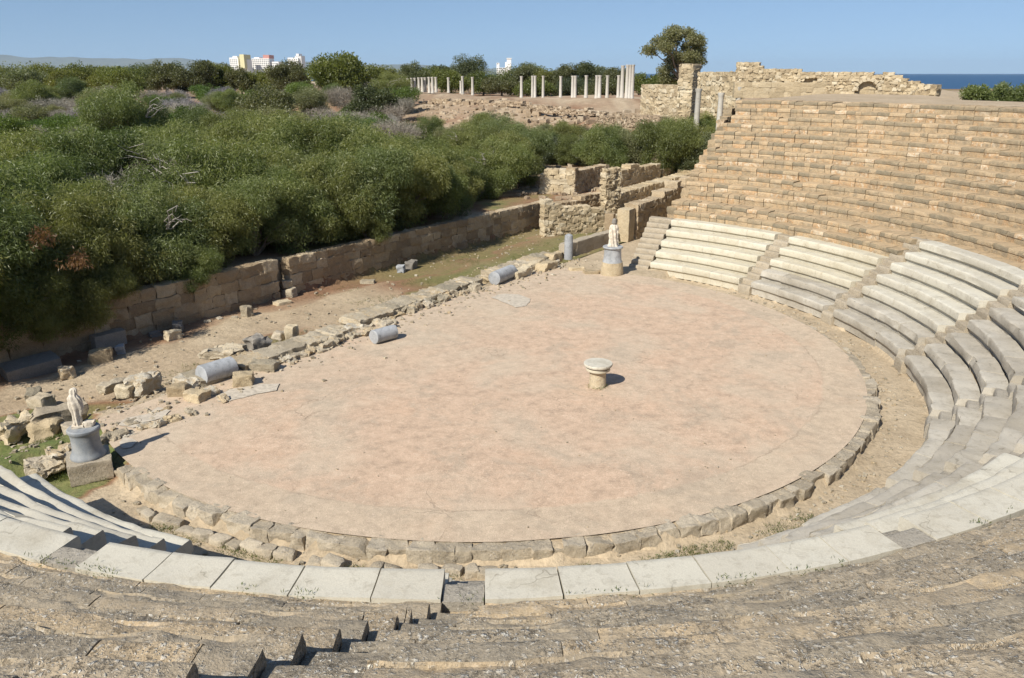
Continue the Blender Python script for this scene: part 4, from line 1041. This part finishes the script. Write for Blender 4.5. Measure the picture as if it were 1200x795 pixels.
# thicket behind
random.seed(33)
pts = []
def ok(p, d): return all(np.hypot(p[0] - q[0], p[1] - q[1]) > d for q in pts)
tries = 0
while len(pts) < 74 and tries < 9000:
    tries += 1
    s_ = random.uniform(-16, 26); n_ = random.uniform(18.6, 19 + (17 if s_ < -6 else 25) * (1 - max(0, (s_ - 6)) / 30))
    p = at(s_, n_)
    if not ok(p, 3.0) or (n_ > 22 and vnoise([[s_ * .22, n_ * .22, 5.]])[0] > .42): continue
    Dp = p[1] - CAM[1]; pxp = 600 + (p[0] - CAM[0]) / Dp * FPX * 1.05
    if pxp < 170 and Dp > 46 + pxp * .03: continue
    pts.append(p)
    dl = n_ < 25
    k = random.choices(['ac', 'ol', 'br', 'ba'], [.62, .14, .05, .19])[0]
    if k == 'ba' and n_ < 21: k = 'ac'
    sc = random.uniform(.72, 1.36) * (1 if n_ < 32 else .98) * (1 if s_ < 14 else .85)
    zone = ('left part of the thicket' if s_ < -2 else 'middle of the thicket' if s_ < 11 else 'right part of the thicket')
    if k == 'ac': inst(k, p[0], p[1], sc, f'rounded green acacia bush in the {"front" if dl else "rear"} {zone}', 'bush', f'acacia bushes in the {"front" if dl else "rear"} {zone}', AC)
    else:
        wd = {'ol': 'grey green shrub', 'br': 'bright leafy shrub', 'ba': 'leafless grey shrub'}[k]
        inst(k, p[0], p[1], sc * 1.25, f'{wd} among the acacias in the {zone}', 'bush', f'{wd}s in the {zone}', {'ol': 'olive_shrub', 'br': 'green_shrub', 'ba': 'bare_shrub'}[k])
for q, (px, D, sc) in enumerate([(265, 52, 1.25), (310, 54, 1.35), (352, 50, 1.4), (395, 55, 1.35), (430, 50, 1.15), (330, 60, 1.3), (400, 62, 1.15), (215, 50, 1.1)]):
    p = up(px, 150, dist=D); inst('ac', p[0], p[1], sc, 'tall rounded acacia crown rising above the middle of the thicket', 'bush', 'tall acacia crowns above the middle of the thicket', AC)
# right hand thicket below the ruins
for px, D, sc, k in [(590, 84, 1.15, 'ac'), (560, 88, 1.2, 'ac'), (625, 86, 1.1, 'ol'), (645, 78, 1.25, 'ol'), (662, 80, 1.2, 'ac'), (690, 77, 1.25, 'ol'), (706, 72, 1.1, 'ac'), (722, 76, 1.3, 'ol'), (745, 74, 1.25, 'ol'), (765, 74, 1.3, 'ol'), (785, 71, 1.3, 'ac'), (805, 72, 1.35, 'ol'), (826, 69, 1.2, 'ac'),
                      (815, 66, 1.15, 'ol'), (640, 70, 1., 'ac'), (668, 69, .95, 'ac'), (612, 72, 1.1, 'ac'), (575, 76, 1.2, 'ac'), (545, 78, 1.2, 'ac'), (736, 67, 1., 'ol'), (770, 66, 1.05, 'ol'), (795, 64, 1., 'ac'), (700, 66, .9, 'ol'), (607, 64, .9, 'ac'), (590, 66, 1.1, 'ac'),
                      (530, 86, 1.2, 'ol'), (505, 90, 1.2, 'ac'), (480, 96, 1.2, 'ol'), (640, 92, 1.2, 'ol'), (680, 88, 1.2, 'ol'), (720, 84, 1.15, 'ol'), (760, 80, 1.1, 'ol'), (575, 97, 1.7, 'ol'), (845, 63, .8, 'ol'), (836, 68, 1.1, 'ac'), (818, 71, 1.1, 'ol'), (850, 64, .75, 'ac'), (800, 73, 1.1, 'ac'), (778, 75, 1.1, 'ac')]:
    D += 8 if (px > 620 and D < 71) else 0; p = up(px, 150, dist=D); sc *= (.72 if px < 720 and D > 74 else .9)
    lab = ('willow green acacia bush' if k == 'ac' else 'dull grey green shrub') + (' in the right hand thicket below the far columns' if px > 600 else ' in the thicket left of the side ruins')
    inst(k, p[0], p[1], sc, lab, 'bush', lab.replace('bush', 'bushes').replace('shrub', 'shrubs'), AC if k == 'ac' else 'olive_shrub')
# rusty dry sprays hanging at the left
for q, (px, D, zz_) in enumerate([(50, 27.3, 3.9), (91, 27.8, 2.6), (780, 70, 0)][:2]):
    p = up(px, 275 + q * 30, dist=D)
    C = p + np.random.default_rng(q).normal(size=(11, 3)) * np.array([.15, .15, .26])
    V, F, T = leaves(C - p, .13, 38, .17, .014, .9, seed=q)
    o = link('dry_spray', mk('dry_spray', V, F, M['rust'], T, False), None, tuple(p))
    tag(o, ['upper rust brown dry leaf spray caught in the left acacia', 'lower rust brown dry leaf spray hanging over the left wall'][q], 'dry branch')
# field of shrubs
pts2 = []; tries = 0
while len(pts2) < 150 and tries < 6000:
    tries += 1
    D = 34 + 150 * random.random() ** 1.15; px = random.uniform(-60, 470)
    p = up(px, 150, dist=D); n_ = -p[0] * s54 + p[1] * c54; s_ = p[0] * c54 + p[1] * s54
    if n_ < 30 and s_ < 26: continue
    if n_ < (38 if s_ < -6 else 45) * (1 - max(0, s_ - 6) / 34) and s_ < 26: continue
    if any(np.hypot(p[0] - q[0], p[1] - q[1]) < 3.2 + D * .015 for q in pts2): continue
    if 62 < D < 78 and px < 160 and random.random() < .8: continue
    pts2.append(p)
    k = random.choices(['ba', 'ol', 'br', 'ac'], [.46, .27, .19, .08])[0]
    if px < 110 and 70 < D < 105: k = random.choice(['br', 'br', 'ba'])
    sc = random.uniform(.8, 1.45) * (1.15 if D > 80 else 1)
    nm = {'ba': 'bare_shrub', 'ol': 'olive_shrub', 'br': 'green_shrub', 'ac': AC}[k]
    word = {'ba': 'leafless grey twiggy shrub', 'ol': 'grey green low shrub', 'br': 'bright green leafy shrub', 'ac': 'olive green acacia bush'}[k]
    zone = 'at the near left of the scrubland' if px < 150 and D < 90 else 'at the far left of the scrubland' if px < 150 else 'in the near middle of the scrubland' if D < 90 else 'in the far middle of the scrubland'
    inst(k, p[0], p[1], sc, f'{word} {zone}', 'shrub', f'{word}s {zone}', nm, sz=random.uniform(.8, 1.05))
for q in range(75):
    D = 30 + 140 * random.random(); p = up(random.uniform(-480, -50), 150, dist=D); n_ = -p[0] * s54 + p[1] * c54
    if n_ < 17 or np.hypot(p[0], p[1]) < 22: continue
    k = random.choice(['ba', 'ol', 'ac', 'ac', 'br']); wd = {'ba': 'leafless grey shrub', 'ol': 'grey green shrub', 'br': 'bright leafy shrub', 'ac': 'olive green acacia bush'}[k]
    inst(k, p[0], p[1], random.uniform(.9, 1.5), f'{wd} beyond the left margin of the scrubland', 'shrub', f'{wd}s beyond the left margin', {'ol': 'olive_shrub', 'br': 'green_shrub', 'ba': 'bare_shrub', 'ac': AC}[k])
for q, (px, D, sc) in enumerate([(75, 50, 1.25), (110, 52, 1.35), (20, 62, 1.1), (150, 58, 1.1), (255, 74, 1.2), (130, 70, .9)]):
    p = up(px, 200, dist=D); inst('ba', p[0], p[1], sc, ['leafless grey shrub nearest the left edge behind the thicket', 'largest leafless grey shrub behind the left thicket', 'leafless shrub at the far left margin by the dry clearing', 'leafless grey shrub right of the largest one', 'leafless grey shrub left of the middle scrubland trees', 'low leafless shrub at the edge of the dry clearing'][q], 'shrub', None, 'bare_shrub')
def tree(name, label, px, py_top, D, w_px, mat, cat='tree', group=None, trunk=.25, lobes=8, n=150, per=48, L=.55, W=.16, spread=.75, flat=1., seed=0, zb=None, keep=.7, low=None):
    tp = up(px, py_top, dist=D); zb = Hp(tp[0], tp[1]) if zb is None else zb
    h = max(tp[2] - zb, 3); rx = w_px * D / FPX / 1.05 / 2
    ch = h * flat
    r_ = empty(name, (tp[0], tp[1], zb)); tag(r_, label, cat, group)
    C, lob = crown_points(rx, ch * .42, h - ch * .5, n, lobes, seed, .3 if low is None else low, keep)
    r = np.random.default_rng(seed)
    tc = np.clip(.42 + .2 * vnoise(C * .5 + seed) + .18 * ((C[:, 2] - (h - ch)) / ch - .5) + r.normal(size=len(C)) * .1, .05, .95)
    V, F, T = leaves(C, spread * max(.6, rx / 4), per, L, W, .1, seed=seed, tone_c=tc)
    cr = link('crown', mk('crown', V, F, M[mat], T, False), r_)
    mb = MB(); m = 6; t = np.linspace(0, 1, m)[:, None]
    tr = t * np.array([0, 0, h - ch * .55]) + np.sin(t * 3) * np.array([.2, .1, 0]) * r.uniform(-1, 1)
    V, Qb = tube(tr, trunk * (1.25 - .55 * t[:, 0]), 8); mb.add(V, Qb, .5)
    branchset(mb, tr[-2], lob + list(C[:10]), trunk * .5, seed, .15)
    link('trunk', mb.build('trunk', M['bark']), r_)
    return r_
# tree line, left to right
sd2 = 500
TL = []
for px in range(-320, 190, 17): TL.append((px + random.uniform(-5, 5), random.uniform(72, 81), random.uniform(195, 240), random.uniform(24, 44), random.choice(['pine', 'pine', 'olive']), 'pale olive tree in the left tree line'))
for px, yt, D, w, mt in [(190, 69, 215, 26, 'darktree'), (205, 72, 222, 26, 'darktree'), (226, 68, 215, 30, 'darktree'), (247, 70, 225, 26, 'pine'), (262, 73, 228, 24, 'pine'), (280, 76, 222, 26, 'darktree'), (297, 77, 226, 26, 'pine'), (318, 79, 225, 26, 'pine'), (336, 68, 212, 36, 'darktree'), (352, 82, 222, 22, 'darktree')]:
    TL.append((px, yt, D, w, mt, 'tree in the group standing before the hotels'))
for px, yt, D, w, mt in [(430, 84, 235, 30, 'pine'), (452, 76, 240, 34, 'pine'), (482, 72, 235, 34, 'darktree'), (503, 77, 250, 22, 'pine'), (517, 75, 255, 20, 'darktree'), (528, 82, 215, 26, 'pine'), (548, 62, 250, 34, 'darktree'), (566, 84, 230, 30, 'pine'), (605, 73, 240, 34, 'pine'), (620, 74, 235, 26, 'darktree'), (642, 78, 230, 28, 'pine'), (665, 73, 225, 26, 'darktree'), (690, 70, 225, 26, 'darktree'), (705, 76, 230, 24, 'olive'), (722, 76, 225, 24, 'darktree'), (750, 86, 215, 24, 'pine'), (772, 88, 205, 24, 'pine'), (588, 92, 220, 30, 'darktree'), (630, 94, 212, 40, 'pine'), (672, 92, 212, 40, 'darktree'), (708, 92, 205, 30, 'darktree')]:
    TL.append((px, yt, D, w, mt, 'tree in the belt behind the far columns'))
from collections import defaultdict
for q, (px, yt, D, w, mt, lab) in enumerate(sorted(TL)):
    sd2 += 1
    word = {'pine': 'olive green', 'darktree': 'dark green', 'olive': 'grey green'}[mt]
    lab2 = lab if lab.startswith('pale') else f'{word} round {lab}'
    tree('pine_tree' if mt == 'pine' else 'evergreen_tree', lab2, px, yt, D, w * random.uniform(1.25, 1.8), mt, group=lab2.replace(' tree ', ' trees ').replace(' pine ', ' pines '), seed=sd2, flat=.92, n=190, per=70, L=.42, W=.11, spread=.5, lobes=9)
tree('pine_tree', 'big bright green bushy pine standing apart left of the columns', 396, 59, 165, 78, 'pine', seed=901, flat=.95, n=300, per=70, L=.5, W=.13, spread=.5, lobes=10, trunk=.35)
tree('evergreen_tree', 'dark rounded evergreen below the big bright pine', 432, 98, 118, 58, 'darktree', seed=902, flat=.98, n=220, per=60, L=.35, W=.09, spread=.45, lobes=7)
tree('evergreen_tree', 'dark broad shrub tree in the scrubland left of the big pine', 308, 96, 120, 70, 'darktree', seed=903, flat=.98, n=220, per=60, L=.35, W=.08, spread=.45, lobes=7)
tree('evergreen_tree', 'small upright bright green tree in the scrubland', 211, 124, 92, 28, 'bright', seed=904, flat=.98, n=120, per=60, L=.3, W=.08, spread=.4, lobes=5)
# the big spreading tree behind the notched pier
def big_tree():
    D = 112.; k = D / FPX / 1.05
    b_ = up(797, 100, dist=D); zb = b_[2] - 3; root = empty('umbrella_tree', (b_[0], b_[1], zb)); tag(root, 'tall spreading tree with cloud shaped tufts on bare limbs, behind the notched pier', 'tree')
    r = np.random.default_rng(77)
    tufts = [(-34, 58, 9), (-24, 50, 10), (-14, 42, 10), (-4, 36, 9), (6, 39, 9), (-20, 57, 8), (-8, 48, 8), (14, 47, 9), (22, 52, 9), (27, 60, 7), (20, 66, 9), (8, 55, 8), (10, 68, 10), (-2, 66, 8), (-8, 72, 8), (0, 75, 9), (12, 78, 7), (-16, 82, 9), (-14, 92, 10), (2, 90, 8), (16, 74, 6), (25, 72, 6), (-12, 60, 6)]
    Cs = []; tn = []; tg = []
    for x, y, s_ in tufts:
        c = up(797 + x, y, dist=D) - np.array([b_[0], b_[1], zb]); c[1] += r.uniform(-2.5, 2.5); tg.append(c)
        s_ *= 1.0; m = int(26 * (s_ / 8) ** 2)
        v = r.normal(size=(m, 3)); v /= np.linalg.norm(v, axis=1, keepdims=True)
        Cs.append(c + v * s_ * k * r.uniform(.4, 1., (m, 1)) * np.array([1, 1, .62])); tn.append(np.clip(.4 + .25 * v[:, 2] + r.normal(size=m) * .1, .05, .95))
    C = np.concatenate(Cs); V, F, T = leaves(C, .3, 34, .32, .06, .1, seed=5, tone_c=np.concatenate(tn))
    link('crown', mk('crown', V, F, M['olive'], T, False), root)
    mb = MB(); t = np.linspace(0, 1, 8)[:, None]
    tr = np.concatenate([t * 0, t * 0, t * (up(800, 80, dist=D)[2] - zb)], 1) + np.sin(t * 4) * np.array([.25, .1, 0])
    V, Qb = tube(tr, .5 - .2 * t[:, 0], 8); mb.add(V, Qb, .5); branchset(mb, tr[5], tg, .17, 3, .1)
    link('trunk', mb.build('trunk', M['bark']), root)
big_tree()
for q, (px, yt, D, w) in enumerate([(1147, 104, 60, 36), (1174, 109, 61, 30), (1200, 110, 60, 34)]):
    tree('green_shrub', ['rounded green shrub left of three behind the right rim', 'low green shrub in the middle of three behind the right rim', 'low green shrub at the right edge behind the rim'][q], px, yt, D, w, 'acacia', 'shrub', seed=930 + q, n=110, per=70, L=.2, W=.04, spread=.35, flat=.95, zb=6.2)

# scattered rubble on the far mound (uncountable)
def rubble_field():
    mb = MB()
    for q in range(420):
        px, py = random.uniform(600, 835), random.uniform(192, 262); p = up(px, py, .4)
        if p[0] * c54 + p[1] * s54 < 25: continue
        w = random.uniform(.15, .5); P, Qb = block(w, w * random.uniform(.5, .9), w * random.uniform(.4, .8), 3, .1, w * .12, 2 / w, q + 5000)
        P = rotz(P, random.uniform(0, 3)); P += np.array([p[0], p[1], Hp(p[0], p[1]) - .04]); mb.add(P, Qb, random.random())
    for q in range(1300):
        px = random.uniform(455, 800); a_ = (px - 600) / FPX
        toe = np.interp(a_, [-.17, .27], [112, 72]); cre = np.interp(a_, [-.17, .27], [166, 86]); D = random.uniform(toe, cre + 12)
        p = up(px, 120, dist=D); w = random.uniform(.2, .75) * (1 if random.random() < .88 else 1.8)
        P, Qb = block(w, w * random.uniform(.5, .9), w * random.uniform(.4, .7), 3, .2, w * .1, 2 / w, q)
        P = rotz(P, random.uniform(0, 3)); P += np.array([p[0], p[1], Hp(p[0], p[1]) - .1]); mb.add(P, Qb, random.random())
    tag(link('rubble', mb.build('rubble', M['mound'])), 'scattered pale rubble strewn over the slope below the far columns', 'rubble', kind='stuff')
    mb = MB()
    def peb(p, w, z, sd_):
        P, Qb = block(w, w * random.uniform(.5, .95), w * random.uniform(.35, .7), 2, .2, w * .1, 2 / w, sd_); P = rotz(P, random.uniform(0, 3)) + np.array([p[0], p[1], z]); mb.add(P, Qb, random.random())
    for q in range(1100):
        p = at(random.uniform(-15, 15), random.gauss(5.6, 1.0)); z = Hp(p[0], p[1]); z = .0 if (p[0] * -s54 + p[1] * c54) < 5.3 and np.hypot(p[0], p[1]) < 13.2 else z
        peb(p, random.uniform(.04, .16), z - .01, q)
    for q in range(900):
        t = R(random.uniform(-130, 45)); r = random.choice([13.9, 14.2, 15.2]) + random.gauss(0, .25); p = (r * math.cos(t), r * math.sin(t)); peb(p, random.uniform(.03, .12), Hp(*p) - .01, q + 3000)
    for q in range(420):
        p = at(random.uniform(-14, 24), random.uniform(6, 13)); peb(p, random.uniform(.04, .15), Hp(p[0], p[1]) - .01, q + 7000)
    for q in range(420):
        a_ = random.uniform(0, 6.28); r = 13 * math.sqrt(random.random()); p = (r * math.cos(a_), r * math.sin(a_))
        if -p[0] * s54 + p[1] * c54 < 5: peb(p, random.uniform(.015, .05), .0, q + 9000)
    tag(link('pebbles', mb.build('pebbles', M['rubble'])), 'loose pebbles and stone chips littering the stage edge and gutter', 'pebbles', kind='stuff')
rubble_field()
# grass: gutter edges, left corner, sunken strip
def grass():
    C = []; sp = []
    def arc(r0, r1, t0, t1, n, thr, sd_):
        r = np.random.default_rng(sd_)
        for _ in range(n):
            t = R(r.uniform(t0, t1)); rr = r.uniform(r0, r1)
            if vnoise([[math.degrees(t) * .35, sd_, rr]])[0] < thr: continue
            C.append((rr * math.cos(t), rr * math.sin(t), None))
    arc(13.85, 14.25, -122, -62, 900, .05, 3)
    arc(13.9, 14.6, -62, -55, 160, -.5, 4); arc(13.9, 14.7, -72, -62, 160, 0, 5)
    out = [(x, y, Hp(x, y)) for x, y, _ in C]
    r = np.random.default_rng(9)
    for _ in range(170):                       # behind the white slabs
        t = R(r.uniform(-125, -60)); rr = 19.30 + r.normal() * .025
        if vnoise([[math.degrees(t) * .3, 5, 1]])[0] < .25: continue
        out.append((rr * math.cos(t), rr * math.sin(t), zk(7) - .045))
    for _ in range(1500):                       # left corner turf
        x, y = (up(r.uniform(-20, 75), r.uniform(515, 550), -.33))[:2]
        if vnoise([[x * .8, y * .8, 4]])[0] < -.05: continue
        out.append((x, y, Hp(x, y)))
    for _ in range(400):
        p = up(r.uniform(60, 125), r.uniform(545, 565), -.36); out.append((p[0], p[1], Hp(p[0], p[1])))
    for _ in range(2600):
        p = at(r.uniform(2, 23), r.uniform(6.5, 12.3))
        if vnoise([[p[0] * .7, p[1] * .7, 2]])[0] < .1: continue
        out.append((p[0], p[1], Hp(p[0], p[1])))
    for _ in range(500):
        p = at(r.uniform(-10, 0), r.uniform(6.5, 8.6))
        if vnoise([[p[0] * .7, p[1] * .7, 8]])[0] < .2: continue
        out.append((p[0], p[1], Hp(p[0], p[1])))
    for t in np.linspace(3.3, 6.2, 22): out.append((pA[0] + .3 * math.cos(t), pA[1] + .3 * math.sin(t), .0))
    V, F, T = leaves(np.array(out), .06, 12, .065, .006, -.8, seed=3)
    tag(link('grass', mk('grass', V, F, M['grass'], T, False)), 'short green grass and weeds in the gutter, strip and joints', 'grass', kind='stuff')
grass()

# ------------------------------------------------------------------ hills
def hills():
    xs = np.linspace(-16000, 1500, 160); V = []; Q = []
    h = 250 + 420 * np.clip(fbm(np.stack([xs * .00042, xs * 0, xs * 0 + 2], 1), 4) * .6 + .35, 0, 2) * sstep(1500, -2500, xs) ** .5
    h *= 1 - .85 * sstep(-3500, 1200, xs)
    for dy, k in ((0, 0), (1800, .7), (3600, 1.), (6000, .2)):
        V += [(x, 19000 + dy, -10 + hh * k) for x, hh in zip(xs, h)]
    n = len(xs)
    for r_ in range(3): Q += [[r_ * n + i, r_ * n + i + 1, (r_ + 1) * n + i + 1, (r_ + 1) * n + i] for i in range(n - 1)]
    m = simple('mountain_scrub', (.14, .15, .12), 1, .3, .002)
    tag(link('hills', mk('hills', V, np.array(Q), m)), kind='structure')
hills()

# ------------------------------------------------------------------ air
def haze():
    x0, x1, y0, y1, z0, z1 = -40000, 40000, -3000, 70000, -14, 900
    V = [(x, y, z) for z in (z0, z1) for (x, y) in ((x0, y0), (x1, y0), (x1, y1), (x0, y1))]
    F = np.array([[0, 1, 5, 4], [1, 2, 6, 5], [2, 3, 7, 6], [3, 0, 4, 7], [4, 5, 6, 7], [3, 2, 1, 0]])
    m = bpy.data.materials.new('haze'); m.use_nodes = True; t = m.node_tree; t.nodes.clear()
    o = t.nodes.new('ShaderNodeOutputMaterial'); v = t.nodes.new('ShaderNodeVolumePrincipled')
    v.inputs['Color'].default_value = (.6, .8, 1, 1); v.inputs['Density'].default_value = 2.1e-5; v.inputs['Anisotropy'].default_value = 0
    t.links.new(v.outputs[0], o.inputs['Volume'])
    tag(link('haze', mk('haze', V, F, m, smooth=False)), kind='stuff')
haze()
# ------------------------------------------------------------------ light, sky, camera
EL, AZ = 43., 232.                     # the sun stands at this azimuth (ccw from +X), behind the left shoulder
sd_ = Vector((math.cos(R(AZ)) * math.cos(R(EL)), math.sin(R(AZ)) * math.cos(R(EL)), math.sin(R(EL))))
sun = bpy.data.lights.new('sun', 'SUN'); sun.energy = 4.05; sun.angle = R(.53); sun.color = (1, .945, .85)
so = bpy.data.objects.new('sun', sun); col.objects.link(so); so.rotation_euler = sd_.to_track_quat('Z', 'Y').to_euler(); so.location = (0, 0, 60)
w = bpy.data.worlds.new('World'); scene.world = w; w.use_nodes = True
nt = w.node_tree; sk = nt.nodes.new('ShaderNodeTexSky'); sk.sky_type = 'NISHITA'; sk.sun_disc = False
sk.sun_elevation = R(EL); sk.sun_rotation = R(90 - AZ); sk.altitude = 0; sk.air_density = 1.; sk.dust_density = .35; sk.ozone_density = 3.
tc = nt.nodes.new('ShaderNodeTexCoord'); va = nt.nodes.new('ShaderNodeVectorMath'); va.operation = 'ADD'; va.inputs[1].default_value = (0, 0, .13)
vn = nt.nodes.new('ShaderNodeVectorMath'); vn.operation = 'NORMALIZE'
nt.links.new(tc.outputs['Generated'], va.inputs[0]); nt.links.new(va.outputs[0], vn.inputs[0]); nt.links.new(vn.outputs[0], sk.inputs['Vector'])
nt.links.new(sk.outputs[0], nt.nodes['Background'].inputs['Color']); nt.nodes['Background'].inputs['Strength'].default_value = .076
cam = bpy.data.cameras.new('camera'); cam.sensor_width = 36; cam.lens = 36 * FPX / 1200; cam.clip_end = 200000; cam.clip_start = .1
co = bpy.data.objects.new('camera', cam); col.objects.link(co); co.location = tuple(CAM); co.rotation_euler = (R(90) - PITCH, 0, 0)
scene.camera = co
vs = scene.view_settings; vs.view_transform = 'Standard'; vs.look = 'None'; vs.exposure = .68; vs.gamma = 1
